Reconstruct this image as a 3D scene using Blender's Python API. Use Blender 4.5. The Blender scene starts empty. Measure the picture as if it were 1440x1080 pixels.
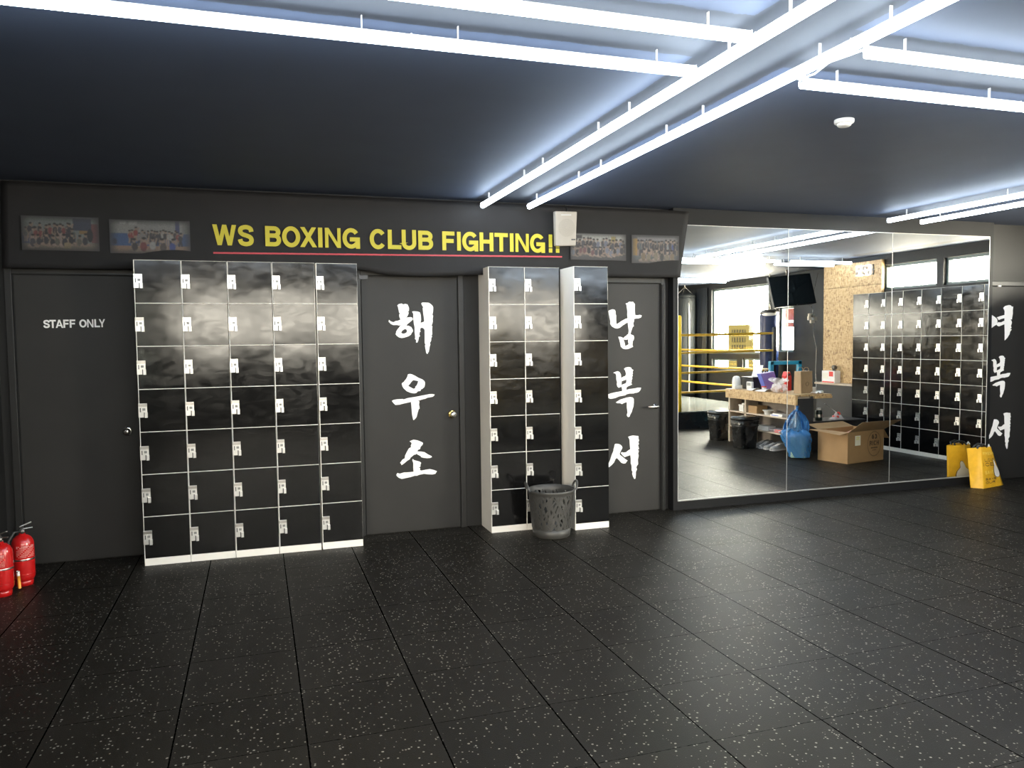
import bpy, math, random
from mathutils import Vector, Matrix
C = bpy.context.scene.collection
SC = bpy.context.scene
R = math.radians
random.seed(7)

# ------------------------------------------------------------------ camera
cam_data = bpy.data.cameras.new('camera')
cam = bpy.data.objects.new('camera', cam_data)
C.objects.link(cam)
cam_data.sensor_width = 36.0
cam_data.lens = 1098.6 / 1440.0 * 36.0
cam_data.clip_start = 0.02
yaw, pitch, roll = R(18.075), R(-3.261), R(-0.683)
fw = Vector((math.sin(yaw) * math.cos(pitch), math.cos(yaw) * math.cos(pitch), math.sin(pitch)))
rt0 = Vector((math.cos(yaw), -math.sin(yaw), 0))
up0 = rt0.cross(fw)
rt = rt0 * math.cos(roll) + up0 * math.sin(roll)
up = up0 * math.cos(roll) - rt0 * math.sin(roll)
M = Matrix((rt, up, -fw)).transposed().to_4x4()
M.translation = Vector((0, 0, 1.558))
cam.matrix_world = M
SC.camera = cam

# ------------------------------------------------------------------ light and exposure
SC.view_settings.view_transform = 'Standard'
SC.view_settings.look = 'None'
SC.view_settings.exposure = 1.15
SC.view_settings.gamma = 1.0
SC.view_settings.use_curve_mapping = False
SC.cycles.use_denoising = True
SC.cycles.max_bounces = 10
SC.cycles.diffuse_bounces = 5
SC.cycles.glossy_bounces = 6
SC.cycles.transparent_max_bounces = 12
SC.cycles.sample_clamp_indirect = 8.0
SC.cycles.caustics_reflective = True
SC.cycles.blur_glossy = 0.3
SC.cycles.caustics_refractive = False

SKY = 88.0           # bright overcast daylight outside the windows
LED = 15.5           # radiance of the LED tubes
world = bpy.data.worlds.new('overcast_sky')
SC.world = world
world.use_nodes = True
wn = world.node_tree
wn.nodes.clear()
wo = wn.nodes.new('ShaderNodeOutputWorld')
wb = wn.nodes.new('ShaderNodeBackground')
wr = wn.nodes.new('ShaderNodeValToRGB')
wt = wn.nodes.new('ShaderNodeTexCoord')
ws = wn.nodes.new('ShaderNodeSeparateXYZ')
wm = wn.nodes.new('ShaderNodeMapRange')
wm.inputs['From Min'].default_value = -0.35
wm.inputs['From Max'].default_value = 0.35
wr.color_ramp.elements[0].color = (0.42, 0.36, 0.28, 1)
wr.color_ramp.elements[1].color = (1.0, 0.92, 0.79, 1)
wn.links.new(wt.outputs['Generated'], ws.inputs[0])
wn.links.new(ws.outputs['Z'], wm.inputs['Value'])
wn.links.new(wm.outputs[0], wr.inputs[0])
wn.links.new(wr.outputs[0], wb.inputs['Color'])
wb.inputs['Strength'].default_value = SKY
wn.links.new(wb.outputs[0], wo.inputs['Surface'])


def portal(loc, rot, sx, sy):
    d = bpy.data.lights.new('window_portal', 'AREA')
    d.shape = 'RECTANGLE'
    d.size, d.size_y = sx, sy
    d.cycles.is_portal = True
    o = bpy.data.objects.new('window_portal', d)
    o.location, o.rotation_euler = loc, rot
    C.objects.link(o)


# light portals in the window openings (they only steer daylight sampling)
portal((9.27, -1.27, 1.88), (0, R(90), 0), 1.36, 2.0)
portal((8.60, 4.35, 2.375), (0, R(90), 0), 0.36, 2.3)
portal((2.6, -4.62, 1.88), (R(90), 0, 0), 8.4, 1.1)
portal((-1.72, -1.18, 1.68), (0, R(-90), 0), 1.5, 2.6)

# room measures
YW, YM, YR = 6.269, 6.167, -4.6      # front (door) wall, mirror face, rear wall
XL, XR, XB = -1.70, 8.55, 9.25       # left wall, right wall, right wall beyond the step
ZC = 2.70                            # ceiling

# ------------------------------------------------------------------ node helpers
MATS = {}


def new_mat(name):
    m = bpy.data.materials.new(name)
    m.use_nodes = True
    m.node_tree.nodes.clear()
    out = m.node_tree.nodes.new('ShaderNodeOutputMaterial')
    MATS[name] = m
    return m, m.node_tree, out


def mat(name, col, rough=0.5, metal=0.0, spec=0.5, noise=0.0, nscale=20.0, bump=0.0, bscale=80.0, coat=0.0,
        rnoise=0.0, emit=None, estr=0.0):
    m, t, out = new_mat(name)
    b = t.nodes.new('ShaderNodeBsdfPrincipled')
    t.links.new(b.outputs[0], out.inputs[0])
    b.inputs['Base Color'].default_value = (*col, 1)
    b.inputs['Roughness'].default_value = rough
    b.inputs['Metallic'].default_value = metal
    b.inputs['Specular IOR Level'].default_value = spec
    b.inputs['Coat Weight'].default_value = coat
    if emit:
        b.inputs['Emission Color'].default_value = (*emit, 1)
        b.inputs['Emission Strength'].default_value = estr
    if noise or rnoise or bump:
        tc = t.nodes.new('ShaderNodeTexCoord')
    if noise or rnoise:
        n = t.nodes.new('ShaderNodeTexNoise')
        n.inputs['Scale'].default_value = nscale
        n.inputs['Detail'].default_value = 4
        t.links.new(tc.outputs['Object'], n.inputs['Vector'])
    if noise:
        r = t.nodes.new('ShaderNodeValToRGB')
        r.color_ramp.elements[0].position = 0.3
        r.color_ramp.elements[1].position = 0.7
        r.color_ramp.elements[0].color = (*[c * (1 - noise) for c in col], 1)
        r.color_ramp.elements[1].color = (*[min(1, c * (1 + noise)) for c in col], 1)
        t.links.new(n.outputs['Fac'], r.inputs[0])
        t.links.new(r.outputs[0], b.inputs['Base Color'])
    if rnoise:
        mr = t.nodes.new('ShaderNodeMapRange')
        mr.inputs['From Min'].default_value = 0.3
        mr.inputs['From Max'].default_value = 0.7
        mr.inputs['To Min'].default_value = max(0.02, rough - rnoise)
        mr.inputs['To Max'].default_value = rough + rnoise
        t.links.new(n.outputs['Fac'], mr.inputs['Value'])
        t.links.new(mr.outputs[0], b.inputs['Roughness'])
    if bump:
        n2 = t.nodes.new('ShaderNodeTexNoise')
        n2.inputs['Scale'].default_value = bscale
        n2.inputs['Detail'].default_value = 3
        t.links.new(tc.outputs['Object'], n2.inputs['Vector'])
        bp = t.nodes.new('ShaderNodeBump')
        bp.inputs['Strength'].default_value = bump
        bp.inputs['Distance'].default_value = 0.01
        t.links.new(n2.outputs['Fac'], bp.inputs['Height'])
        t.links.new(bp.outputs[0], b.inputs['Normal'])
    return m


def mth(t, op, a, b=None, c=None):
    n = t.nodes.new('ShaderNodeMath')
    n.operation = op
    for i, v in enumerate((a, b, c)):
        if v is None:
            continue
        if isinstance(v, (int, float)):
            n.inputs[i].default_value = v
        else:
            t.links.new(v, n.inputs[i])
    return n.outputs[0]


def mixc(t, fac, a, b):
    n = t.nodes.new('ShaderNodeMix')
    n.data_type = 'RGBA'
    for s, v in ((n.inputs[0], fac), (n.inputs[6], a), (n.inputs[7], b)):
        if isinstance(v, (int, float)):
            s.default_value = v
        elif isinstance(v, tuple):
            s.default_value = (*v, 1)
        else:
            t.links.new(v, s)
    return n.outputs[2]


def floor_material():
    m, t, out = new_mat('rubber_tiles')
    b = t.nodes.new('ShaderNodeBsdfPrincipled')
    t.links.new(b.outputs[0], out.inputs[0])
    g = t.nodes.new('ShaderNodeNewGeometry')
    s = t.nodes.new('ShaderNodeSeparateXYZ')
    t.links.new(g.outputs['Position'], s.inputs[0])
    u = mth(t, 'DIVIDE', mth(t, 'SUBTRACT', s.outputs['X'], 0.145), 0.4985)
    v = mth(t, 'DIVIDE', mth(t, 'SUBTRACT', s.outputs['Y'], 5.025), 0.494)
    du = mth(t, 'ABSOLUTE', mth(t, 'SUBTRACT', mth(t, 'FRACT', mth(t, 'ADD', u, 100.5)), 0.5))
    dv = mth(t, 'ABSOLUTE', mth(t, 'SUBTRACT', mth(t, 'FRACT', mth(t, 'ADD', v, 100.5)), 0.5))
    wob = t.nodes.new('ShaderNodeTexNoise')
    wob.inputs['Scale'].default_value = 60
    t.links.new(g.outputs['Position'], wob.inputs['Vector'])
    wv = mth(t, 'MULTIPLY', mth(t, 'SUBTRACT', wob.outputs['Fac'], 0.45), 0.010)
    ju = mth(t, 'LESS_THAN', mth(t, 'ADD', du, wv), 0.0070)
    jv = mth(t, 'LESS_THAN', mth(t, 'ADD', dv, wv), 0.0030)
    joint = mth(t, 'MAXIMUM', ju, jv)
    # tone of each tile
    cid = t.nodes.new('ShaderNodeCombineXYZ')
    t.links.new(mth(t, 'FLOOR', mth(t, 'ADD', u, 100)), cid.inputs[0])
    t.links.new(mth(t, 'FLOOR', mth(t, 'ADD', v, 100)), cid.inputs[1])
    wnz = t.nodes.new('ShaderNodeTexWhiteNoise')
    t.links.new(cid.outputs[0], wnz.inputs['Vector'])
    blot = t.nodes.new('ShaderNodeTexNoise')
    blot.inputs['Scale'].default_value = 2.2
    blot.inputs['Detail'].default_value = 5
    t.links.new(g.outputs['Position'], blot.inputs['Vector'])
    tone = mth(t, 'ADD', mth(t, 'MULTIPLY', wnz.outputs['Value'], 0.40), mth(t, 'MULTIPLY', blot.outputs['Fac'], 0.8))
    base = mixc(t, tone, (0.0082, 0.0071, 0.0056), (0.0186, 0.0162, 0.0128))
    # rubber crumb flecks
    vo = t.nodes.new('ShaderNodeTexVoronoi')
    vo.inputs['Scale'].default_value = 80
    t.links.new(g.outputs['Position'], vo.inputs['Vector'])
    sc = t.nodes.new('ShaderNodeSeparateColor')
    t.links.new(vo.outputs['Color'], sc.inputs[0])
    fl = mth(t, 'MULTIPLY', mth(t, 'GREATER_THAN', sc.outputs[0], 0.72), mth(t, 'LESS_THAN', vo.outputs['Distance'], mth(t, 'MULTIPLY', sc.outputs[1], 0.42)))
    col = mixc(t, mth(t, 'MULTIPLY', fl, 0.85), base, (0.27, 0.25, 0.21))
    fine = t.nodes.new('ShaderNodeTexNoise')
    fine.inputs['Scale'].default_value = 260
    t.links.new(g.outputs['Position'], fine.inputs['Vector'])
    col = mixc(t, joint, col, (0.002, 0.002, 0.002))
    t.links.new(col, b.inputs['Base Color'])
    rg = mth(t, 'ADD', 0.36, mth(t, 'MULTIPLY', blot.outputs['Fac'], 0.16))
    t.links.new(rg, b.inputs['Roughness'])
    t.links.new(mth(t, 'MULTIPLY', 0.095, mth(t, 'SUBTRACT', 1.0, joint)), b.inputs['Specular IOR Level'])
    bp = t.nodes.new('ShaderNodeBump')
    bp.inputs['Strength'].default_value = 0.35
    bp.inputs['Distance'].default_value = 0.004
    t.links.new(mth(t, 'SUBTRACT', mth(t, 'MULTIPLY', fine.outputs['Fac'], 0.5), mth(t, 'MULTIPLY', joint, 2.0)), bp.inputs['Height'])
    t.links.new(bp.outputs[0], b.inputs['Normal'])
    return m


def ceiling_material():
    """Black paint with bare grey stripes, ragged at their edges, behind the rows of tubes."""
    m, t, out = new_mat('ceiling_paint')
    b = t.nodes.new('ShaderNodeBsdfPrincipled')
    t.links.new(b.outputs[0], out.inputs[0])
    g = t.nodes.new('ShaderNodeNewGeometry')
    s = t.nodes.new('ShaderNodeSeparateXYZ')
    t.links.new(g.outputs['Position'], s.inputs[0])
    n = t.nodes.new('ShaderNodeTexNoise')
    n.inputs['Scale'].default_value = 9
    n.inputs['Detail'].default_value = 8
    n.inputs['Roughness'].default_value = 0.7
    t.links.new(g.outputs['Position'], n.inputs['Vector'])
    wob = mth(t, 'MULTIPLY', mth(t, 'SUBTRACT', n.outputs['Fac'], 0.5), 0.05)

    def band(o, centre, half):
        d = mth(t, 'ABSOLUTE', mth(t, 'SUBTRACT', s.outputs[o], centre))
        return mth(t, 'LESS_THAN', mth(t, 'ADD', d, wob), half)

    def ylim(lo, hi, o='Y'):
        return mth(t, 'MULTIPLY', mth(t, 'GREATER_THAN', s.outputs[o], lo), mth(t, 'LESS_THAN', s.outputs[o], hi))
    k = mth(t, 'MULTIPLY', band('X', 1.945, 0.218), ylim(-9, 6.21))
    k = mth(t, 'MAXIMUM', k, band('Y', 2.652, 0.208))
    k = mth(t, 'MAXIMUM', k, mth(t, 'MULTIPLY', band('X', 5.875, 0.215), ylim(2.4, 6.1)))
    k = mth(t, 'MAXIMUM', k, mth(t, 'MULTIPLY', band('Y', -0.70, 0.22), ylim(3.0, 8.9, 'X')))
    k = mth(t, 'MAXIMUM', k, mth(t, 'MULTIPLY', band('X', 8.20, 0.09), ylim(2.9, 6.2)))
    n2 = t.nodes.new('ShaderNodeTexNoise')
    n2.inputs['Scale'].default_value = 3
    n2.inputs['Detail'].default_value = 4
    t.links.new(g.outputs['Position'], n2.inputs['Vector'])
    dark = mixc(t, n2.outputs['Fac'], (0.0760, 0.0920, 0.1330), (0.0940, 0.1130, 0.1620))
    bare = mixc(t, n2.outputs['Fac'], (0.0600, 0.0650, 0.0770), (0.0760, 0.0815, 0.0960))
    t.links.new(mixc(t, k, dark, bare), b.inputs['Base Color'])
    b.inputs['Roughness'].default_value = 0.6
    b.inputs['Specular IOR Level'].default_value = 0.15
    return m


def osb_material():
    m, t, out = new_mat('osb_board')
    b = t.nodes.new('ShaderNodeBsdfPrincipled')
    t.links.new(b.outputs[0], out.inputs[0])
    g = t.nodes.new('ShaderNodeNewGeometry')
    cols = []
    for sx, sc_ in (((1, 1, 0.35), 70), ((0.35, 0.35, 1), 55)):
        mp = t.nodes.new('ShaderNodeMapping')
        mp.inputs['Scale'].default_value = sx
        mp.inputs['Rotation'].default_value = (0.5, 0.4, 0.3)
        t.links.new(g.outputs['Position'], mp.inputs['Vector'])
        vo = t.nodes.new('ShaderNodeTexVoronoi')
        vo.inputs['Scale'].default_value = sc_
        t.links.new(mp.outputs[0], vo.inputs['Vector'])
        s = t.nodes.new('ShaderNodeSeparateColor')
        t.links.new(vo.outputs['Color'], s.inputs[0])
        cols.append(s.outputs[0])
    f = mth(t, 'ADD', mth(t, 'MULTIPLY', cols[0], 0.6), mth(t, 'MULTIPLY', cols[1], 0.4))
    r = t.nodes.new('ShaderNodeValToRGB')
    e = r.color_ramp.elements
    e[0].position, e[0].color = 0.0, (0.168, 0.091, 0.039, 1)
    e[1].position, e[1].color = 1.0, (0.608, 0.423, 0.217, 1)
    x = e.new(0.3)
    x.color = (0.390, 0.243, 0.108, 1)
    x = e.new(0.6)
    x.color = (0.509, 0.342, 0.164, 1)
    t.links.new(f, r.inputs[0])
    t.links.new(r.outputs[0], b.inputs['Base Color'])
    b.inputs['Roughness'].default_value = 0.55
    return m


def locker_door_material():
    """Glossy black paint with wiped smears in the gloss."""
    m, t, out = new_mat('locker_black_gloss')
    b = t.nodes.new('ShaderNodeBsdfPrincipled')
    t.links.new(b.outputs[0], out.inputs[0])
    g = t.nodes.new('ShaderNodeNewGeometry')
    mp = t.nodes.new('ShaderNodeMapping')
    mp.inputs['Scale'].default_value = (1.0, 1.0, 2.2)
    mp.inputs['Rotation'].default_value = (0, R(35), 0)
    t.links.new(g.outputs['Position'], mp.inputs['Vector'])
    n = t.nodes.new('ShaderNodeTexNoise')
    n.inputs['Scale'].default_value = 7
    n.inputs['Detail'].default_value = 6
    n.inputs['Distortion'].default_value = 1.2
    t.links.new(mp.outputs[0], n.inputs['Vector'])
    mr = t.nodes.new('ShaderNodeMapRange')
    mr.inputs['From Min'].default_value = 0.3
    mr.inputs['From Max'].default_value = 0.7
    mr.inputs['To Min'].default_value = 0.085
    mr.inputs['To Max'].default_value = 0.17
    t.links.new(n.outputs['Fac'], mr.inputs['Value'])
    t.links.new(mr.outputs[0], b.inputs['Roughness'])
    b.inputs['Base Color'].default_value = (0.0045, 0.0045, 0.0046, 1)
    b.inputs['Specular IOR Level'].default_value = 0.55
    nb = t.nodes.new('ShaderNodeTexNoise')
    nb.inputs['Scale'].default_value = 3.5
    nb.inputs['Detail'].default_value = 2
    t.links.new(g.outputs['Position'], nb.inputs['Vector'])
    bp = t.nodes.new('ShaderNodeBump')
    bp.inputs['Strength'].default_value = 0.12
    bp.inputs['Distance'].default_value = 0.02
    t.links.new(nb.outputs['Fac'], bp.inputs['Height'])
    t.links.new(bp.outputs[0], b.inputs['Normal'])
    return m


def glass_material(name='window_glass', tint=(0.95, 0.97, 0.96)):
    m, t, out = new_mat(name)
    tr = t.nodes.new('ShaderNodeBsdfTransparent')
    tr.inputs[0].default_value = (*tint, 1)
    gl = t.nodes.new('ShaderNodeBsdfGlossy')
    gl.inputs['Roughness'].default_value = 0.02
    mx = t.nodes.new('ShaderNodeMixShader')
    mx.inputs[0].default_value = 0.05
    t.links.new(tr.outputs[0], mx.inputs[1])
    t.links.new(gl.outputs[0], mx.inputs[2])
    t.links.new(mx.outputs[0], out.inputs[0])
    return m


def film_material(name, col, alpha, rough=0.25, spec=0.5):
    """Thin see-through plastic film."""
    m, t, out = new_mat(name)
    b = t.nodes.new('ShaderNodeBsdfPrincipled')
    b.inputs['Base Color'].default_value = (*col, 1)
    b.inputs['Roughness'].default_value = rough
    b.inputs['Specular IOR Level'].default_value = spec
    b.inputs['Alpha'].default_value = alpha
    t.links.new(b.outputs[0], out.inputs[0])
    return m


def print_material():
    m, t, out = new_mat('printed_photo')
    b = t.nodes.new('ShaderNodeBsdfPrincipled')
    t.links.new(b.outputs[0], out.inputs[0])
    a = t.nodes.new('ShaderNodeAttribute')
    a.attribute_name = 'ink'
    t.links.new(a.outputs['Color'], b.inputs['Base Color'])
    b.inputs['Roughness'].default_value = 0.55
    return m


def led_material():
    m, t, out = new_mat('led_diffuser')
    e = t.nodes.new('ShaderNodeEmission')
    e.inputs['Color'].default_value = (0.74, 0.87, 1.0, 1)
    e.inputs['Strength'].default_value = LED
    t.links.new(e.outputs[0], out.inputs[0])
    return m


floor_material()
ceiling_material()
osb_material()
locker_door_material()
glass_material()
glass_material('side_glass', (0.78, 0.77, 0.75))  # tint added to weaken daylight from the assumed left windows
glass_material('tinted_glass', (0.365, 0.37, 0.37))  # tint added to dim the daylight coming through the rear wall
print_material()
led_material()
mat('black_wall', (0.0096, 0.0095, 0.0093), 0.6, spec=0.35, noise=0.12, nscale=3, bump=0.08, bscale=150)
mat('right_wall_paint', (0.0109, 0.0121, 0.0130), 0.6, spec=0.35, noise=0.12, nscale=3)
mat('door_paint', (0.0178, 0.0170, 0.0160), 0.55, spec=0.35, noise=0.10, nscale=4, bump=0.05, bscale=300)
mat('frame_paint', (0.0120, 0.0119, 0.0116), 0.45, spec=0.4, noise=0.1, nscale=6)
mat('mirror_backing', (0.0062, 0.0066, 0.0074), 0.6, spec=0.25, noise=0.12, nscale=3)
mat('dark_gap', (0.008, 0.008, 0.008), 0.8)
mat('white_vinyl', (0.90, 0.88, 0.86), 0.5)
mat('grey_vinyl', (0.85, 0.84, 0.82), 0.5)
mat('banner_cloth', (0.0087, 0.0080, 0.0083), 0.7, spec=0.3, noise=0.12, nscale=5, bump=0.1, bscale=400)
mat('yellow_ink', (0.41, 0.35, 0.014), 0.6)
mat('red_ink', (0.38, 0.036, 0.048), 0.6)
mat('locker_white', (0.82, 0.79, 0.73), 0.45, noise=0.03, nscale=4)
mat('chrome_plate', (0.82, 0.81, 0.78), 0.30, metal=0.7)
mat('lock_dark', (0.05, 0.05, 0.05), 0.5)
mat('lock_label', (0.22, 0.22, 0.21), 0.5)
mat('chrome', (0.75, 0.73, 0.70), 0.16, metal=1.0)
mat('satin_metal', (0.55, 0.53, 0.50), 0.3, metal=1.0)
mat('brass', (0.72, 0.52, 0.17), 0.22, metal=1.0)
mat('dark_metal', (0.12, 0.11, 0.10), 0.3, metal=0.8)
mat('aluminium', (0.42, 0.42, 0.41), 0.45, metal=0.6)
mat('mirror_silver', (0.84, 0.86, 0.845), 0.004, metal=1.0)
mat('white_plastic', (0.74, 0.72, 0.68), 0.4)
mat('cream_plastic', (0.29, 0.26, 0.22), 0.45, noise=0.04, nscale=10)
mat('speaker_hole', (0.12, 0.11, 0.10), 0.8)
mat('tube_housing', (0.55, 0.56, 0.58), 0.45)
mat('red_gloss', (0.42, 0.008, 0.008), 0.25, coat=0.4)
mat('extinguisher_label', (0.62, 0.36, 0.33), 0.5, noise=0.3, nscale=160)
mat('orange_tag', (0.85, 0.36, 0.05), 0.5)
mat('black_plastic', (0.014, 0.014, 0.015), 0.35)
mat('black_rubber', (0.018, 0.018, 0.018), 0.6)
mat('basket_grey', (0.0465, 0.0454, 0.0420), 0.45)
mat('bag_yellow', (0.70, 0.38, 0.014), 0.5, noise=0.10, nscale=14, bump=0.25, bscale=28)
mat('bag_yellow_pale', (0.86, 0.62, 0.12), 0.5)
mat('bag_brown_ink', (0.10, 0.055, 0.02), 0.6)
mat('bag_white_ink', (0.72, 0.68, 0.60), 0.6)
mat('white_paper', (0.80, 0.77, 0.74), 0.6, noise=0.05, nscale=15)
mat('kraft', (0.36, 0.235, 0.125), 0.65, noise=0.06, nscale=20)
mat('carton', (0.36, 0.212, 0.092), 0.7, noise=0.07, nscale=7)
mat('carton_inside', (0.34, 0.22, 0.11), 0.75, noise=0.06, nscale=9)
mat('carton_ink', (0.085, 0.045, 0.02), 0.7)
mat('label_paper', (0.78, 0.74, 0.62), 0.6)
mat('label_yellow', (0.75, 0.66, 0.15), 0.6)
film_material('blue_film', (0.05, 0.25, 0.60), 0.62, 0.2, 0.8)
film_material('blue_film_thin', (0.10, 0.36, 0.66), 0.42, 0.2, 0.8)
film_material('clear_film', (0.85, 0.80, 0.78), 0.55, 0.15, 0.8)
mat('pad_green', (0.34, 0.50, 0.46), 0.5, noise=0.3, nscale=60)
mat('bin_black', (0.012, 0.012, 0.012), 0.28, rnoise=0.1, nscale=8)
mat('bin_liner', (0.012, 0.012, 0.013), 0.12, bump=0.5, bscale=30)
mat('shelf_wood', (0.52, 0.42, 0.32), 0.55, noise=0.12, nscale=12)
mat('shelf_dark', (0.13, 0.105, 0.085), 0.6, noise=0.1, nscale=8)
mat('black_wood', (0.028, 0.028, 0.029), 0.5, noise=0.1, nscale=6)
mat('rope_yellow', (0.50, 0.29, 0.016), 0.45, noise=0.06, nscale=10)
mat('post_yellow', (0.92, 0.62, 0.01), 0.4)
mat('canvas', (0.17, 0.178, 0.165), 0.16, spec=0.9, noise=0.08, nscale=6, rnoise=0.05)
mat('ring_skirt', (0.008, 0.008, 0.009), 0.3, rnoise=0.1, nscale=6)
mat('navy_vinyl', (0.006, 0.015, 0.062), 0.36, spec=0.3, noise=0.15, nscale=10)
mat('black_vinyl', (0.014, 0.016, 0.017), 0.65, spec=0.2, noise=0.12, nscale=8)
mat('teal_paint', (0.02, 0.27, 0.42), 0.4)
mat('purple_paper', (0.22, 0.16, 0.46), 0.5)
mat('blue_paper', (0.13, 0.16, 0.50), 0.5)
mat('red_plastic', (0.70, 0.05, 0.04), 0.35)
mat('grey_shoe', (0.33, 0.32, 0.31), 0.7, noise=0.1, nscale=30)
mat('white_sole', (0.70, 0.68, 0.66), 0.6)
mat('dark_glass', (0.012, 0.016, 0.018), 0.06, spec=0.7)
mat('can_dark', (0.03, 0.05, 0.045), 0.3)
mat('beige_plastic', (0.60, 0.50, 0.38), 0.5)
mat('window_frame_paint', (0.10, 0.135, 0.135), 0.45)
mat('facade_ochre', (0.0062, 0.0050, 0.0019), 0.8, spec=0.0)
mat('facade_dark', (0.0024, 0.0021, 0.0013), 0.7, spec=0.0)
mat('facade_red', (0.0064, 0.0021, 0.0019), 0.7, spec=0.0)
mat('facade_white', (0.02, 0.0195, 0.019), 0.7, spec=0.0)
mat('digit_lit', (0.9, 0.9, 0.9), 0.5, emit=(1, 1, 1), estr=2.2)
mat('digit_off', (0.30, 0.27, 0.24), 0.5)
mat('curtain_dark', (0.030, 0.034, 0.036), 0.8)
mat('pink_food', (0.55, 0.28, 0.22), 0.6, noise=0.5, nscale=40)
mat('magazine', (0.45, 0.40, 0.42), 0.4, noise=0.5, nscale=18)
mat('blue_ink', (0.10, 0.16, 0.52), 0.5)


# ------------------------------------------------------------------ mesh builder
class MB:
    def __init__(s):
        s.v, s.f, s.mi, s.sm = [], [], [], []
        s.cur, s.smooth = 0, False
        s.X = Matrix.Identity(4)

    def add(s, vs, fs):
        o = len(s.v)
        s.v += [tuple(s.X @ Vector(p)) for p in vs]
        for f in fs:
            s.f.append(tuple(i + o for i in f))
            s.mi.append(s.cur)
            s.sm.append(s.smooth)
        return s

    def box(s, x0, x1, y0, y1, z0, z1):
        vs = [(x, y, z) for z in (z0, z1) for y in (y0, y1) for x in (x0, x1)]
        return s.add(vs, [(0, 2, 3, 1), (4, 5, 7, 6), (0, 1, 5, 4), (2, 6, 7, 3), (0, 4, 6, 2), (1, 3, 7, 5)])

    def hexa(s, bottom, top):
        n = len(bottom)
        fs = [tuple(range(n))[::-1], tuple(range(n, 2 * n))]
        fs += [(i, (i + 1) % n, n + (i + 1) % n, n + i) for i in range(n)]
        return s.add(list(bottom) + list(top), fs)

    def quad(s, a, b, c, d):
        return s.add([a, b, c, d], [(0, 1, 2, 3)])

    def lathe(s, prof, n=24, cx=0, cy=0, cap=True, sx=1, sy=1, power=2.0):
        vs = []
        for r, z in prof:
            for k in range(n):
                a = 2 * math.pi * k / n
                c_, s_ = math.cos(a), math.sin(a)
                q = 1.0
                if power != 2.0:
                    q = (abs(c_) ** power + abs(s_) ** power) ** (-1 / power)
                vs.append((cx + r * c_ * q * sx, cy + r * s_ * q * sy, z))
        fs = []
        for i in range(len(prof) - 1):
            for k in range(n):
                k2 = (k + 1) % n
                fs.append((i * n + k, i * n + k2, (i + 1) * n + k2, (i + 1) * n + k))
        if cap:
            fs.append(tuple(range(n))[::-1])
            fs.append(tuple((len(prof) - 1) * n + k for k in range(n)))
        return s.add(vs, fs)

    def tube(s, pts, r, n=8, cap=True, closed=False):
        pts = [Vector(p) for p in pts]
        m = len(pts)
        rs = r if isinstance(r, (list, tuple)) else [r] * m
        vs, fs = [], []
        ref = None
        for i, p in enumerate(pts):
            if closed:
                d = pts[(i + 1) % m] - pts[i - 1]
            else:
                d = pts[min(i + 1, m - 1)] - pts[max(i - 1, 0)]
            d.normalize()
            if ref is None:
                ref = Vector((0, 0, 1)) if abs(d.z) < 0.9 else Vector((1, 0, 0))
            a = d.cross(ref)
            if a.length < 1e-6:
                a = d.orthogonal()
            a.normalize()
            b = a.cross(d).normalized()
            ref = b
            for k in range(n):
                t = 2 * math.pi * k / n
                vs.append(tuple(p + a * (math.cos(t) * rs[i]) + b * (math.sin(t) * rs[i])))
        for i in range(m if closed else m - 1):
            j = (i + 1) % m
            for k in range(n):
                k2 = (k + 1) % n
                fs.append((i * n + k, i * n + k2, j * n + k2, j * n + k))
        if cap and not closed:
            fs.append(tuple(range(n)))
            fs.append(tuple((m - 1) * n + k for k in range(n))[::-1])
        return s.add(vs, fs)

    def grid(s, fn, nu, nv):
        vs = [fn(i / nu, j / nv) for j in range(nv + 1) for i in range(nu + 1)]
        w = nu + 1
        return s.add(vs, [(j * w + i, j * w + i + 1, (j + 1) * w + i + 1, (j + 1) * w + i) for j in range(nv) for i in range(nu)])

    def build(s, name, mats, parent=None, bevel=0.0, solid=0.0, weld=False, loc=None, subsurf=0):
        me = bpy.data.meshes.new(name)
        me.from_pydata(s.v, [], s.f)
        for m in (mats if isinstance(mats, (list, tuple)) else [mats]):
            me.materials.append(MATS[m])
        me.polygons.foreach_set('material_index', s.mi)
        me.polygons.foreach_set('use_smooth', s.sm)
        me.update()
        o = bpy.data.objects.new(name, me)
        C.objects.link(o)
        if parent:
            o.parent = parent
        if loc:
            o.location = loc
        if weld:
            o.modifiers.new('weld', 'WELD').merge_threshold = 1e-4
        if solid:
            md = o.modifiers.new('thick', 'SOLIDIFY')
            md.thickness = solid
            md.offset = 0
        if bevel:
            md = o.modifiers.new('bevel', 'BEVEL')
            md.width = bevel
            md.segments = 2
            md.limit_method = 'ANGLE'
        if subsurf:
            md = o.modifiers.new('smooth', 'SUBSURF')
            md.levels = md.render_levels = subsurf
        return o


def tag(o, label=None, cat=None, group=None, kind=None):
    if label:
        o['label'] = label
    if cat:
        o['category'] = cat
    if group:
        o['group'] = group
    if kind:
        o['kind'] = kind
    return o


def thing(name, label, cat, loc=(0, 0, 0), rz=0.0, group=None):
    o = bpy.data.objects.new(name, None)
    o.empty_display_size = 0.1
    o.location = loc
    o.rotation_euler = (0, 0, rz)
    C.objects.link(o)
    return tag(o, label, cat, group)


def dup(root, loc, rz=0.0, label=None, group=None):
    r = root.copy()
    C.objects.link(r)
    r.location = loc
    r.rotation_euler = (0, 0, rz)
    if label:
        r['label'] = label
    if group:
        r['group'] = group
    for ch in list(root.children):
        c = ch.copy()
        C.objects.link(c)
        c.parent = r
        for g in ch.children:
            d = g.copy()
            C.objects.link(d)
            d.parent = c
    return r


def struct(o, label=None):
    o['kind'] = 'structure'
    if label:
        o['label'] = label
    return o


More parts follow.
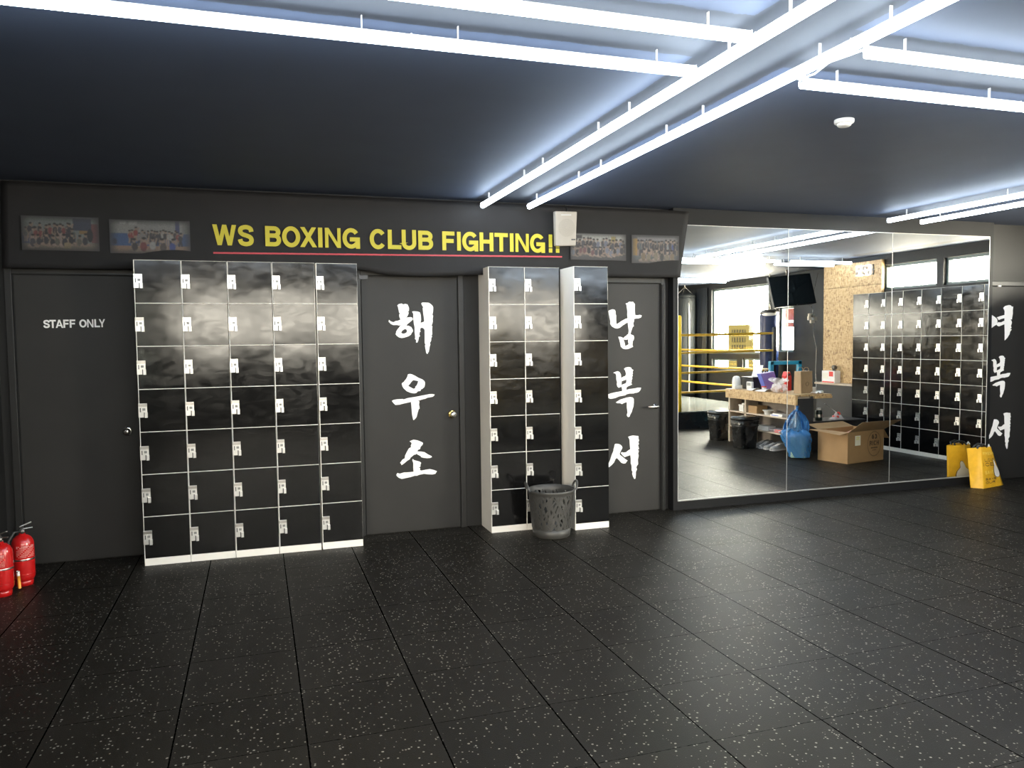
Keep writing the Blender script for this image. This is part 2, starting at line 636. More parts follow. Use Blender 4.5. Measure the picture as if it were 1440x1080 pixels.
def shape_mesh(polys, name, mats, parent, y, thick=0.0015, x0=0.0, z0=0.0):
    """Filled outlines (holes by nesting) in the XZ plane, facing -Y."""
    cu = bpy.data.curves.new(name, 'CURVE')
    cu.dimensions = '2D'
    cu.fill_mode = 'BOTH'
    cu.extrude = thick / 2
    for p in polys:
        sp = cu.splines.new('POLY')
        sp.points.add(len(p) - 1)
        for i, (x, z) in enumerate(p):
            sp.points[i].co = (x - x0, z - z0, 0, 1)
        sp.use_cyclic_u = True
    tmp = bpy.data.objects.new('tmp', cu)
    C.objects.link(tmp)
    bpy.context.view_layer.update()
    me = bpy.data.meshes.new_from_object(tmp.evaluated_get(bpy.context.evaluated_depsgraph_get()))
    bpy.data.objects.remove(tmp)
    bpy.data.curves.remove(cu)
    me.name = name
    for v in me.vertices:
        v.co = Vector((v.co.x, y - v.co.z, v.co.y))
    me.materials.clear()
    for m in (mats if isinstance(mats, (list, tuple)) else [mats]):
        me.materials.append(MATS[m])
    o = bpy.data.objects.new(name, me)
    C.objects.link(o)
    if parent:
        o.parent = parent
    return o


# ------------------------------------------------------------------ block letters (heavy grotesque capitals)
def arc(cx, cy, rx, ry, a0, a1, n=14):
    return [(cx + rx * math.cos(R(a0 + (a1 - a0) * i / n)), cy + ry * math.sin(R(a0 + (a1 - a0) * i / n))) for i in range(n + 1)]


def catmull(p, n=6):
    q = [p[0]] + list(p) + [p[-1]]
    out = []
    for i in range(1, len(q) - 2):
        for k in range(n):
            t = k / n
            out.append(tuple(0.5 * (2 * q[i][d] + (q[i + 1][d] - q[i - 1][d]) * t + (2 * q[i - 1][d] - 5 * q[i][d] + 4 * q[i + 1][d] - q[i + 2][d]) * t * t
                                    + (3 * q[i][d] - q[i - 1][d] - 3 * q[i + 1][d] + q[i + 2][d]) * t ** 3) for d in (0, 1)))
    out.append(p[-1])
    return out


S_PATH = catmull([(0.97, 0.73), (0.88, 0.92), (0.52, 1.0), (0.14, 0.92), (0.05, 0.74), (0.2, 0.59), (0.52, 0.51), (0.86, 0.41), (0.97, 0.24), (0.86, 0.07), (0.5, 0.0), (0.13, 0.08), (0.02, 0.28)])
STROKES = {  # (points, closed, extend ends)
    'S': [(S_PATH, False, 0)],
    'O': [(arc(0.5, 0.5, 0.5, 0.5, 0, 360, 36)[:-1], True, 0)],
    'C': [(arc(0.5, 0.5, 0.5, 0.5, 38, 322, 30), False, 0)],
    'G': [(arc(0.5, 0.5, 0.5, 0.5, 38, 318, 30), False, 0), ([(1, 0), (1, 0.44), (0.55, 0.44)], False, 1), ([(0.86, 0.12), (1, 0.3)], False, 0)],
    'B': [([(0, 0.535), (0, 1)] + arc(0.58, 0.77, 0.37, 0.23, 90, -90, 12) + [(0, 0.54)], False, 1),
          ([(0, 0.54), (0.6, 0.54)] + arc(0.62, 0.27, 0.38, 0.27, 90, -90, 12) + [(0, 0), (0, 0.54)], False, 1)],
    'U': [([(0, 1), (0, 0.3)] + arc(0.5, 0.3, 0.5, 0.3, 180, 360, 16) + [(1, 1)], False, 1)],
    'L': [([(0, 1), (0, 0), (1, 0)], False, 1)],
    'F': [([(0, 0), (0, 1), (1, 1)], False, 1), ([(0, 0.5), (0.9, 0.5)], False, 1)],
    'E': [([(1, 0), (0, 0), (0, 1), (1, 1)], False, 1), ([(0, 0.5), (0.9, 0.5)], False, 1)],
    'T': [([(0, 1), (1, 1)], False, 1), ([(0.5, 1), (0.5, 0)], False, 1)],
    'I': [([(0.5, 0), (0.5, 1)], False, 1)],
    'H': [([(0, 0), (0, 1)], False, 1), ([(1, 0), (1, 1)], False, 1), ([(0, 0.52), (1, 0.52)], False, 0)],
    '!': [([(0.5, 0.36), (0.5, 1)], False, 1), ([(0.5, 0.0), (0.5, 0.03)], False, 1)],
    'V': [([(0, 1), (0.5, 0), (1, 1)], False, 0)],
    'D': [([(0, 0), (0, 1)] + arc(0.5, 0.5, 0.5, 0.5, 90, -90, 14) + [(0, 0)], False, 1)],
    'R': [([(0, 0), (0, 1)] + arc(0.58, 0.76, 0.4, 0.24, 90, -90, 10) + [(0, 0.52)], False, 1), ([(0.5, 0.5), (1, 0)], False, 0)],
    '6': [(arc(0.5, 0.3, 0.5, 0.3, 0, 360, 20)[:-1], True, 0), ([(0.02, 0.3), (0.1, 0.75), (0.45, 1), (0.85, 0.95)], False, 0)],
    '3': [(arc(0.45, 0.75, 0.5, 0.25, 150, -90, 12), False, 0), (arc(0.45, 0.26, 0.55, 0.26, 90, -150, 12), False, 0)],
}
QUADS = {
    'W': [[(0, 1), (.185, 1), (.375, 0), (.2, 0)], [(.2, 0), (.375, 0), (.585, 1), (.415, 1)], [(.415, 1), (.585, 1), (.8, 0), (.625, 0)], [(.625, 0), (.8, 0), (1, 1), (.815, 1)]],
    'X': [[(0.02, 1), (.28, 1), (1, 0), (.73, 0)], [(0, 0), (.27, 0), (.97, 1), (.70, 1)]],
    'A': [[(0, 0), (.22, 0), (.61, 1), (.39, 1)], [(1, 0), (.78, 0), (.39, 1), (.61, 1)], [(.25, .22), (.75, .22), (.7, .38), (.3, .38)]],
    'Y': [[(0, 1), (.25, 1), (.62, .40), (.38, .40)], [(1, 1), (.75, 1), (.38, .40), (.62, .40)], [(.38, 0), (.62, 0), (.62, .45), (.38, .45)]],
    'N': [[(0, 0), (.215, 0), (.215, 1), (0, 1)], [(.785, 0), (1, 0), (1, 1), (.785, 1)], [(0, 1), (.235, 1), (1, 0), (.765, 0)]],
}


def letter(mb, ch, x0, x1, z0, z1, y, th, flip=1):
    """Adds one capital to mesh builder mb in the XZ plane at y."""
    w, h = x1 - x0, z1 - z0
    lift = [0]

    def put(poly):
        lift[0] += 1
        pts = [(p[0], y - 0.00003 * lift[0], p[1]) for p in poly]
        area = sum(poly[i][0] * poly[(i + 1) % len(poly)][1] - poly[(i + 1) % len(poly)][0] * poly[i][1] for i in range(len(poly)))
        if area < 0:
            pts = pts[::-1]
        mb.add(pts, [tuple(range(len(pts)))])
    if ch in QUADS:
        for q in QUADS[ch]:
            put([(x0 + a * w, z0 + b * h) for a, b in q])
        return
    for path, closed, ext in STROKES[ch]:
        P = [Vector((x0 + th / 2 + a * max(0.0, w - th), z0 + th / 2 + b * (h - th))) for a, b in path]
        if ext:
            P[0] = P[0] + (P[0] - P[1]).normalized() * th / 2
            P[-1] = P[-1] + (P[-1] - P[-2]).normalized() * th / 2
        n = len(P)
        Lft, Rgt = [], []
        for i in range(n):
            if closed:
                d0, d1 = (P[i] - P[i - 1]).normalized(), (P[(i + 1) % n] - P[i]).normalized()
            else:
                d0 = (P[i] - P[i - 1]).normalized() if i else (P[1] - P[0]).normalized()
                d1 = (P[i + 1] - P[i]).normalized() if i < n - 1 else d0
            t = (d0 + d1)
            t = t.normalized() if t.length > 1e-6 else d0
            nn = Vector((-t.y, t.x))
            k = th / 2 / max(0.45, nn.dot(Vector((-d0.y, d0.x))))
            Lft.append(P[i] + nn * k)
            Rgt.append(P[i] - nn * k)
        for i in range(n if closed else n - 1):
            j = (i + 1) % n
            put([tuple(Rgt[i]), tuple(Rgt[j]), tuple(Lft[j]), tuple(Lft[i])])


def word(mb, text, x0, x1, z0, z1, y, th, gap=0.18, space=0.5):
    wd = {'I': 0.35, 'W': 1.4, '!': 0.35, ' ': space}
    tot = sum(wd.get(c, 1) for c in text) + gap * (len(text) - 1)
    u = (x1 - x0) / tot
    x = x0
    for c in text:
        w = wd.get(c, 1) * u
        if c != ' ':
            letter(mb, c, x, x + w, z0, z1, y, th)
        x += w + gap * u


BRUSH = {"hae":[[[1.083,1.841],[1.094,1.851],[1.118,1.857],[1.127,1.851],[1.135,1.85],[1.147,1.854],[1.166,1.849],[1.173,1.833],[1.178,1.82],[1.176,1.797],[1.167,1.79],[1.174,1.784],[1.171,1.771],[1.163,1.754],[1.15,1.744],[1.162,1.745],[1.188,1.748],[1.203,1.743],[1.208,1.73],[1.196,1.718],[1.166,1.695],[1.152,1.68],[1.172,1.678],[1.193,1.667],[1.205,1.646],[1.205,1.631],[1.194,1.619],[1.19,1.608],[1.172,1.595],[1.142,1.585],[1.114,1.58],[1.091,1.586],[1.074,1.599],[1.064,1.613],[1.069,1.62],[1.07,1.632],[1.079,1.647],[1.095,1.666],[1.109,1.689],[1.095,1.68],[1.08,1.685],[1.05,1.684],[1.029,1.693],[1.01,1.713],[1.015,1.727],[1.026,1.715],[1.049,1.707],[1.068,1.717],[1.085,1.719],[1.107,1.728],[1.098,1.75],[1.097,1.769],[1.105,1.777],[1.097,1.784],[1.091,1.816],[1.088,1.832]],[[1.11,1.626],[1.12,1.64],[1.137,1.651],[1.15,1.651],[1.157,1.642],[1.156,1.627],[1.145,1.619],[1.128,1.614],[1.115,1.618]],[[1.202,1.792],[1.215,1.795],[1.249,1.792],[1.266,1.785],[1.272,1.765],[1.274,1.726],[1.269,1.701],[1.295,1.709],[1.3,1.718],[1.296,1.756],[1.292,1.79],[1.289,1.82],[1.295,1.826],[1.285,1.841],[1.278,1.857],[1.287,1.865],[1.311,1.865],[1.337,1.864],[1.354,1.855],[1.369,1.841],[1.376,1.827],[1.374,1.794],[1.368,1.765],[1.374,1.758],[1.37,1.735],[1.37,1.709],[1.362,1.683],[1.355,1.679],[1.366,1.675],[1.363,1.641],[1.364,1.606],[1.356,1.6],[1.364,1.589],[1.356,1.581],[1.354,1.555],[1.342,1.536],[1.348,1.529],[1.34,1.504],[1.334,1.47],[1.321,1.448],[1.312,1.457],[1.306,1.492],[1.302,1.517],[1.308,1.527],[1.301,1.534],[1.302,1.598],[1.302,1.645],[1.292,1.658],[1.277,1.662],[1.268,1.658],[1.264,1.641],[1.269,1.633],[1.26,1.624],[1.258,1.605],[1.264,1.595],[1.254,1.588],[1.249,1.561],[1.24,1.542],[1.229,1.544],[1.231,1.561],[1.22,1.574],[1.224,1.583],[1.22,1.625],[1.22,1.667],[1.215,1.693],[1.211,1.735],[1.212,1.773]]],"u":[[[1.158,1.287],[1.175,1.29],[1.192,1.286],[1.218,1.273],[1.243,1.257],[1.273,1.244],[1.291,1.23],[1.297,1.217],[1.296,1.196],[1.29,1.179],[1.272,1.164],[1.261,1.162],[1.259,1.15],[1.237,1.147],[1.224,1.134],[1.206,1.131],[1.176,1.137],[1.146,1.151],[1.121,1.175],[1.111,1.193],[1.107,1.213],[1.111,1.22],[1.124,1.226],[1.129,1.235],[1.142,1.249],[1.153,1.268]],[[1.202,1.239],[1.242,1.23],[1.234,1.206],[1.227,1.194],[1.217,1.185],[1.215,1.173],[1.202,1.168],[1.177,1.182],[1.159,1.193],[1.173,1.21],[1.191,1.231]],[[1.024,1.076],[1.038,1.084],[1.068,1.088],[1.115,1.089],[1.119,1.085],[1.154,1.095],[1.219,1.103],[1.288,1.114],[1.332,1.121],[1.358,1.121],[1.376,1.116],[1.367,1.103],[1.354,1.097],[1.314,1.092],[1.301,1.085],[1.275,1.08],[1.235,1.069],[1.248,1.065],[1.244,1.038],[1.249,1.006],[1.241,1.002],[1.231,0.97],[1.223,0.94],[1.215,0.928],[1.198,0.913],[1.193,0.922],[1.186,0.959],[1.182,1.024],[1.179,1.063],[1.149,1.057],[1.114,1.051],[1.084,1.044],[1.052,1.043],[1.038,1.057]]],"so":[[[1.161,0.742],[1.174,0.748],[1.194,0.754],[1.224,0.748],[1.258,0.733],[1.272,0.723],[1.267,0.708],[1.251,0.694],[1.246,0.675],[1.229,0.669],[1.223,0.657],[1.257,0.653],[1.283,0.647],[1.309,0.628],[1.339,0.612],[1.344,0.603],[1.326,0.596],[1.3,0.596],[1.269,0.602],[1.253,0.608],[1.25,0.616],[1.226,0.63],[1.213,0.638],[1.206,0.629],[1.2,0.633],[1.182,0.62],[1.165,0.608],[1.162,0.597],[1.141,0.586],[1.112,0.564],[1.09,0.551],[1.09,0.561],[1.08,0.571],[1.089,0.582],[1.1,0.597],[1.119,0.606],[1.122,0.628],[1.135,0.653],[1.153,0.684],[1.175,0.696],[1.169,0.703],[1.177,0.724],[1.174,0.733]],[[1.184,0.598],[1.195,0.587],[1.216,0.58],[1.238,0.573],[1.253,0.562],[1.247,0.547],[1.246,0.53],[1.232,0.523],[1.244,0.519],[1.242,0.502],[1.254,0.497],[1.289,0.502],[1.324,0.505],[1.359,0.495],[1.383,0.484],[1.37,0.463],[1.345,0.459],[1.306,0.463],[1.275,0.469],[1.232,0.463],[1.218,0.457],[1.197,0.458],[1.166,0.45],[1.127,0.444],[1.092,0.439],[1.067,0.45],[1.053,0.464],[1.048,0.475],[1.057,0.49],[1.076,0.483],[1.111,0.491],[1.149,0.49],[1.189,0.492],[1.187,0.529],[1.188,0.563],[1.18,0.586]]],"nam":[[[2.937,1.798],[2.957,1.807],[2.98,1.812],[2.998,1.807],[3.006,1.793],[3.005,1.775],[3.011,1.756],[3.011,1.719],[3.013,1.682],[3.028,1.687],[3.061,1.708],[3.102,1.728],[3.123,1.734],[3.118,1.761],[3.12,1.793],[3.114,1.835],[3.112,1.851],[3.103,1.862],[3.123,1.867],[3.139,1.879],[3.159,1.876],[3.175,1.878],[3.185,1.867],[3.194,1.858],[3.193,1.83],[3.193,1.798],[3.196,1.763],[3.211,1.758],[3.242,1.763],[3.262,1.756],[3.252,1.739],[3.231,1.732],[3.205,1.73],[3.186,1.727],[3.185,1.709],[3.177,1.686],[3.183,1.663],[3.171,1.656],[3.158,1.621],[3.149,1.594],[3.163,1.586],[3.179,1.581],[3.185,1.565],[3.181,1.542],[3.171,1.528],[3.168,1.495],[3.175,1.481],[3.153,1.472],[3.127,1.462],[3.101,1.46],[3.075,1.466],[3.055,1.483],[3.05,1.511],[3.042,1.543],[3.03,1.571],[3.055,1.57],[3.071,1.564],[3.078,1.557],[3.096,1.573],[3.111,1.58],[3.117,1.589],[3.128,1.593],[3.133,1.621],[3.128,1.659],[3.123,1.696],[3.107,1.689],[3.071,1.668],[3.046,1.65],[3.02,1.643],[2.995,1.648],[2.969,1.662],[2.954,1.683],[2.955,1.706],[2.947,1.743],[2.94,1.775]],[[3.081,1.547],[3.107,1.543],[3.127,1.548],[3.128,1.519],[3.132,1.503],[3.112,1.494],[3.094,1.486],[3.097,1.498],[3.091,1.519]]],"bok":[[[2.98,1.255],[3.003,1.263],[3.023,1.268],[3.041,1.26],[3.054,1.24],[3.056,1.212],[3.059,1.207],[3.074,1.216],[3.098,1.224],[3.105,1.241],[3.098,1.271],[3.085,1.286],[3.1,1.298],[3.131,1.302],[3.155,1.296],[3.162,1.281],[3.177,1.275],[3.168,1.258],[3.172,1.246],[3.165,1.232],[3.172,1.225],[3.162,1.214],[3.167,1.199],[3.157,1.183],[3.161,1.176],[3.154,1.155],[3.165,1.148],[3.146,1.139],[3.113,1.127],[3.107,1.112],[3.11,1.1],[3.136,1.106],[3.188,1.11],[3.219,1.116],[3.253,1.115],[3.245,1.094],[3.229,1.078],[3.208,1.071],[3.188,1.071],[3.182,1.066],[3.136,1.067],[3.107,1.06],[3.094,1.052],[3.058,1.048],[3.033,1.044],[3.002,1.032],[2.976,1.027],[2.951,1.026],[2.933,1.033],[2.931,1.066],[2.951,1.073],[2.992,1.081],[3.033,1.086],[3.066,1.09],[3.066,1.109],[3.061,1.13],[3.048,1.126],[3.033,1.121],[3.02,1.133],[3.014,1.152],[3.018,1.171],[3.01,1.194],[3.009,1.232],[3.003,1.246]],[[3.061,1.178],[3.085,1.185],[3.109,1.192],[3.108,1.168],[3.1,1.158],[3.074,1.15],[3.058,1.144],[3.061,1.16]],[[3.004,0.994],[3.017,1.0],[3.048,1.016],[3.089,1.026],[3.115,1.032],[3.146,1.035],[3.169,1.03],[3.18,1.016],[3.18,0.983],[3.176,0.95],[3.167,0.927],[3.158,0.899],[3.143,0.878],[3.139,0.862],[3.125,0.857],[3.113,0.868],[3.112,0.882],[3.119,0.896],[3.112,0.943],[3.112,0.992],[3.094,0.988],[3.079,0.982],[3.063,0.975],[3.048,0.984],[3.017,0.985]]],"seo":[[[2.992,0.621],[3.002,0.625],[3.028,0.622],[3.046,0.615],[3.061,0.601],[3.067,0.586],[3.054,0.563],[3.04,0.538],[3.04,0.526],[3.071,0.501],[3.097,0.481],[3.117,0.468],[3.105,0.457],[3.097,0.445],[3.076,0.444],[3.056,0.452],[3.03,0.48],[3.012,0.498],[2.999,0.489],[2.984,0.459],[2.963,0.439],[2.942,0.424],[2.919,0.414],[2.919,0.425],[2.93,0.453],[2.945,0.48],[2.963,0.531],[2.979,0.563],[2.979,0.575],[2.989,0.605]],[[3.124,0.68],[3.145,0.687],[3.171,0.69],[3.197,0.686],[3.224,0.683],[3.225,0.658],[3.231,0.644],[3.223,0.625],[3.23,0.611],[3.22,0.602],[3.23,0.568],[3.217,0.559],[3.228,0.549],[3.221,0.526],[3.226,0.506],[3.218,0.469],[3.221,0.431],[3.212,0.419],[3.202,0.403],[3.21,0.384],[3.198,0.361],[3.198,0.337],[3.193,0.301],[3.182,0.299],[3.169,0.324],[3.162,0.349],[3.167,0.363],[3.157,0.378],[3.157,0.411],[3.154,0.43],[3.148,0.44],[3.149,0.482],[3.145,0.516],[3.113,0.508],[3.089,0.501],[3.071,0.515],[3.051,0.538],[3.059,0.547],[3.077,0.542],[3.103,0.544],[3.129,0.562],[3.144,0.567],[3.14,0.606],[3.138,0.653]]],"yeo":[[[7.349,1.756],[7.398,1.731],[7.424,1.712],[7.431,1.688],[7.42,1.654],[7.388,1.64],[7.35,1.618],[7.3,1.609],[7.242,1.631],[7.216,1.674],[7.227,1.722],[7.283,1.756]],[[7.253,1.679],[7.271,1.708],[7.303,1.708],[7.317,1.683],[7.292,1.655]],[[7.507,1.828],[7.529,1.848],[7.587,1.86],[7.613,1.855],[7.626,1.843],[7.646,1.843],[7.641,1.804],[7.643,1.77],[7.634,1.721],[7.634,1.71],[7.611,1.704],[7.628,1.692],[7.633,1.672],[7.62,1.638],[7.63,1.619],[7.611,1.607],[7.634,1.601],[7.612,1.58],[7.603,1.55],[7.572,1.512],[7.537,1.485],[7.535,1.575],[7.529,1.658],[7.484,1.644],[7.452,1.634],[7.426,1.644],[7.419,1.659],[7.435,1.678],[7.483,1.678],[7.528,1.695],[7.527,1.721],[7.488,1.714],[7.447,1.702],[7.427,1.724],[7.417,1.729],[7.468,1.743],[7.526,1.755],[7.528,1.794],[7.517,1.814]]]}
BANNER_LETTERS = [["W", -0.279, -0.115], ["S", -0.107, 0.008], ["B", 0.087, 0.2], ["O", 0.207, 0.338], ["X", 0.336, 0.46], ["I", 0.468, 0.502], ["N", 0.52, 0.637], ["G", 0.65, 0.782], ["C", 0.857, 0.985], ["L", 0.997, 1.102], ["U", 1.106, 1.22], ["B", 1.237, 1.356], ["F", 1.43, 1.53], ["I", 1.548, 1.585], ["G", 1.593, 1.727], ["H", 1.738, 1.854], ["T", 1.864, 1.979], ["I", 1.994, 2.028], ["N", 2.043, 2.159], ["G", 2.169, 2.301], ["!", 2.333, 2.368], ["!", 2.396, 2.431]]
DOOR_LETTERS = [["S", -1.418, -1.376], ["T", -1.379, -1.339], ["A", -1.341, -1.294], ["F", -1.293, -1.258], ["F", -1.253, -1.217], ["O", -1.192, -1.145], ["N", -1.142, -1.102], ["L", -1.096, -1.06], ["Y", -1.067, -1.026]]
# ================================================================== THE SETTING
def wall_cells(mb, axis, lo, hi, a0, a1, z0, z1, holes):
    """Wall slab with rectangular holes. axis 'x': slab spans lo..hi in x and runs along y; 'y': the other way."""
    A = sorted({a0, a1, *[h[0] for h in holes], *[h[1] for h in holes]})
    Z = sorted({z0, z1, *[h[2] for h in holes], *[h[3] for h in holes]})
    for i in range(len(A) - 1):
        for j in range(len(Z) - 1):
            ca, cz = (A[i] + A[i + 1]) / 2, (Z[j] + Z[j + 1]) / 2
            if any(h[0] < ca < h[1] and h[2] < cz < h[3] for h in holes):
                continue
            if axis == 'x':
                mb.box(lo, hi, A[i], A[i + 1], Z[j], Z[j + 1])
            else:
                mb.box(A[i], A[i + 1], lo, hi, Z[j], Z[j + 1])


struct(MB().box(XL - 0.2, XB + 0.2, YR - 0.2, YW + 0.2, -0.1, 0.0).build('floor', 'rubber_tiles'))
struct(MB().box(XL - 0.2, XB + 0.2, YR - 0.2, YW + 0.2, ZC, ZC + 0.12).build('ceiling', 'ceiling_paint'))
struct(MB().box(XL - 0.2, XB + 0.2, YW, YW + 0.2, 0, ZC).build('wall_front', 'black_wall'))
W_L = [(-2.40 + 1.27 * k, -1.22 + 1.27 * k, 0.95, 2.46) for k in range(2)]  # unseen windows, assumed and placed to light the locker sides

W_R = [(3.29, 4.225, 2.20, 2.555), (4.335, 5.42, 2.20, 2.555)]
W_B = [(-2.24, -0.30, 1.22, 2.56), (-2.22, -1.30, 0.88, 1.10), (-1.12, -0.42, 0.86, 1.13), (0.02, 0.45, 1.27, 2.10)]
w = MB()
wall_cells(w, 'x', XR, XR + 0.15, 2.10, YW, 0, ZC, W_R)
w.box(XR + 0.15, XB + 0.15, 2.10, 2.25, 0, ZC)
struct(w.build('wall_right', 'right_wall_paint'))
w = MB()
wall_cells(w, 'x', XB, XB + 0.15, YR - 0.2, 2.10, 0, ZC, W_B)
struct(w.build('wall_alcove', 'right_wall_paint'))
W_REAR = [(-1.5 + 1.4 * k, -0.18 + 1.4 * k, 1.44, 2.52) for k in range(6)]  # unseen windows, assumed from the locker reflections and sized to give them
w = MB()
wall_cells(w, 'y', YR - 0.2, YR, XL - 0.2, XB + 0.2, 0, ZC, W_REAR)
struct(w.build('wall_rear', 'black_wall'))
w = MB()
wall_cells(w, 'x', XL - 0.2, XL, YR - 0.2, YW, 0, ZC, W_L)
struct(w.build('wall_left', 'black_wall'))


def window(n, axis, at, hole, label, glass='window_glass'):
    a0, a1, z0, z1 = hole
    f = 0.035
    mb = MB()
    for q in ((a0, a0 + f, z0, z1), (a1 - f, a1, z0, z1), (a0 + f, a1 - f, z0, z0 + f), (a0 + f, a1 - f, z1 - f, z1)):
        if axis == 'x':
            mb.box(at, at + 0.06, q[0], q[1], q[2], q[3])
        else:
            mb.box(q[0], q[1], at, at + 0.06, q[2], q[3])
    o = struct(mb.build('window_%d' % n, 'window_frame_paint'), label)
    p = MB()
    if axis == 'x':
        p.box(at + 0.028, at + 0.034, a0 + f, a1 - f, z0 + f, z1 - f)
    else:
        p.box(a0 + f, a1 - f, at + 0.028, at + 0.034, z0 + f, z1 - f)
    p.build('pane', glass, o)


window(1, 'x', XR + 0.05, W_R[0], 'high strip window above the lockers, next to the OSB boards')
window(2, 'x', XR + 0.05, W_R[1], 'high strip window above the lockers, nearest the mirror wall')
window(3, 'x', XB + 0.05, W_B[0], 'large bright window behind the boxing ring')
window(4, 'x', XB + 0.05, W_B[1], 'low window under the large one, farther from the mirror')
window(5, 'x', XB + 0.05, W_B[2], 'low window under the large one, nearer the mirror')
window(6, 'x', XB + 0.05, W_B[3], 'narrow window with a red signboard outside')
for k in range(6):
    window(7 + k, 'y', YR - 0.12, W_REAR[k], 'assumed window in the rear wall behind the camera, glass tinted to dim daylight', 'tinted_glass')
for k in range(2):
    window(13 + k, 'x', XL - 0.12, W_L[k], 'assumed window in the left wall beside the camera, added for side light', 'side_glass')

# mirror wall boxed out from the door wall
struct(MB().box(3.53, 7.255, YM + 0.007, YW, 0, ZC).build('trim_1', 'mirror_backing'), 'black boxed-out backing behind the mirrors')


# ---- doors
def door(n, x0, x1, z1, label, letters, y=6.257, hinge=None):
    leaf = MB().box(x0, x1, y, YW + 0.01, 0.008, z1).build('door_%d' % n, 'door_paint', bevel=0.002)
    struct(leaf, label)
    fr = MB()
    fw_ = 0.045
    yf = y - 0.014
    fr.box(x0 - 0.008 - fw_, x0 - 0.008, yf, YW, 0, z1 + 0.008 + fw_)
    fr.box(x1 + 0.008, x1 + 0.008 + fw_, yf, YW, 0, z1 + 0.008 + fw_)
    fr.box(x0 - 0.008, x1 + 0.008, yf, YW, z1 + 0.008, z1 + 0.008 + fw_)
    fr.build('door_frame', 'frame_paint', leaf, bevel=0.003)
    g = MB()
    g.box(x0 - 0.008, x0, y + 0.006, YW, 0, z1 + 0.008)
    g.box(x1, x1 + 0.008, y + 0.006, YW, 0, z1 + 0.008)
    g.box(x0, x1, y + 0.006, YW, z1, z1 + 0.008)
    g.build('shadow_gap', 'dark_gap', leaf)
    if letters:
        for g_i, glyph in enumerate(letters):
            shape_mesh(glyph, 'brush_letter', 'white_vinyl', leaf, y - 0.0012 - 0.0001 * g_i, 0.001)
    return leaf


def knob(parent, x, z, y, ring_mat, cap_mat, body_mat):
    k = MB()
    k.smooth = True
    k.X = Matrix.Translation((x, y, z)) @ Matrix.Rotation(R(90), 4, 'X')
    k.lathe([(0.034, 0.0), (0.0345, 0.004), (0.031, 0.009), (0.022, 0.011)], 28)
    o = k.build('rose', ring_mat, parent)
    b = MB()
    b.smooth = True
    b.X = k.X
    b.lathe([(0.013, 0.008), (0.013, 0.026), (0.020, 0.032), (0.0255, 0.042), (0.0265, 0.052), (0.024, 0.061), (0.018, 0.066)], 28)
    b.build('knob', body_mat, parent)
    c = MB()
    c.smooth = True
    c.X = k.X
    c.lathe([(0.017, 0.064), (0.017, 0.067), (0.011, 0.0695)], 24)
    c.cur = 1
    c.lathe([(0.008, 0.069), (0.008, 0.0712)], 20)
    c.smooth = False
    c.cur = 2
    c.box(-0.001, 0.001, -0.005, 0.005, 0.0705, 0.0716)
    c.build('keyhole', [cap_mat, 'satin_metal', 'lock_dark'], parent)


d1 = door(1, -1.590, -0.832, 2.045, 'dark staff door marked STAFF ONLY', None)
for wd in (DOOR_LETTERS[:5], DOOR_LETTERS[5:]):
    L = MB()
    for ch, a, b in wd:
        t_ = (a + b) / 2 + 1.39
        letter(L, ch, a, b, 1.677 + 0.012 * t_, 1.7345 + 0.012 * t_, 6.2555, 0.0115)
    L.build('lettering', 'grey_vinyl', d1)
knob(d1, -0.908, 0.925, 6.257, 'chrome', 'chrome', 'dark_metal')

d2 = door(2, 0.800, 1.575, 2.068, 'dark door with three white brush letters between the locker banks', [BRUSH['hae'], BRUSH['u'], BRUSH['so']])
knob(d2, 1.520, 0.950, 6.257, 'brass', 'chrome', 'satin_metal')
MB().box(0.78, 0.85, 6.225, 6.257, 2.045, 2.075).build('closer_pivot', 'black_plastic', d2)

d3 = door(3, 2.640, 3.440, 2.035, 'dark door with white brush letters beside the mirror', [BRUSH['nam'], BRUSH['bok'], BRUSH['seo']])
hd = MB()
hd.smooth = True
hd.X = Matrix.Translation((3.395, 6.257, 0.945)) @ Matrix.Rotation(R(90), 4, 'X')
hd.lathe([(0.026, 0), (0.026, 0.006), (0.020, 0.010), (0.010, 0.012), (0.010, 0.045)], 24)
hd.build('rose', 'chrome', d3)
hl = MB()
hl.smooth = True
hl.tube([(3.400, 6.212, 0.945), (3.375, 6.208, 0.945), (3.340, 6.206, 0.944), (3.300, 6.208, 0.944)], [0.010, 0.009, 0.011, 0.008], 12)
hl.build('lever', 'satin_metal', d3)
st = MB()
st.box(3.452, 3.462, 6.225, YW, 0, 2.03)
st.box(3.468, 3.478, 6.225, YW, 0, 2.03)
st.build('edge_strip', 'frame_paint', d3)


def shift(polys, dx, dz):
    return [[(x + dx, z + dz) for x, z in p] for p in polys]


d4 = door(4, 7.275, 8.06, 2.052, 'dark door with white brush letters at the right of the mirror',
          [BRUSH['yeo'][:2], BRUSH['yeo'][2:], shift(BRUSH['bok'], 4.376, 0.024), shift(BRUSH['seo'], 4.419, 0.027)])
MB().box(7.415, 7.455, 6.240, 6.257, 2.052, 2.064).build('latch_clip', 'white_plastic', d4)

# ================================================================== THINGS
# ---- lockers: one narrow unit of seven compartments is one thing
LW, LH, LD, PL, RP = 0.2995, 2.137, 0.292, 0.049, 0.2983


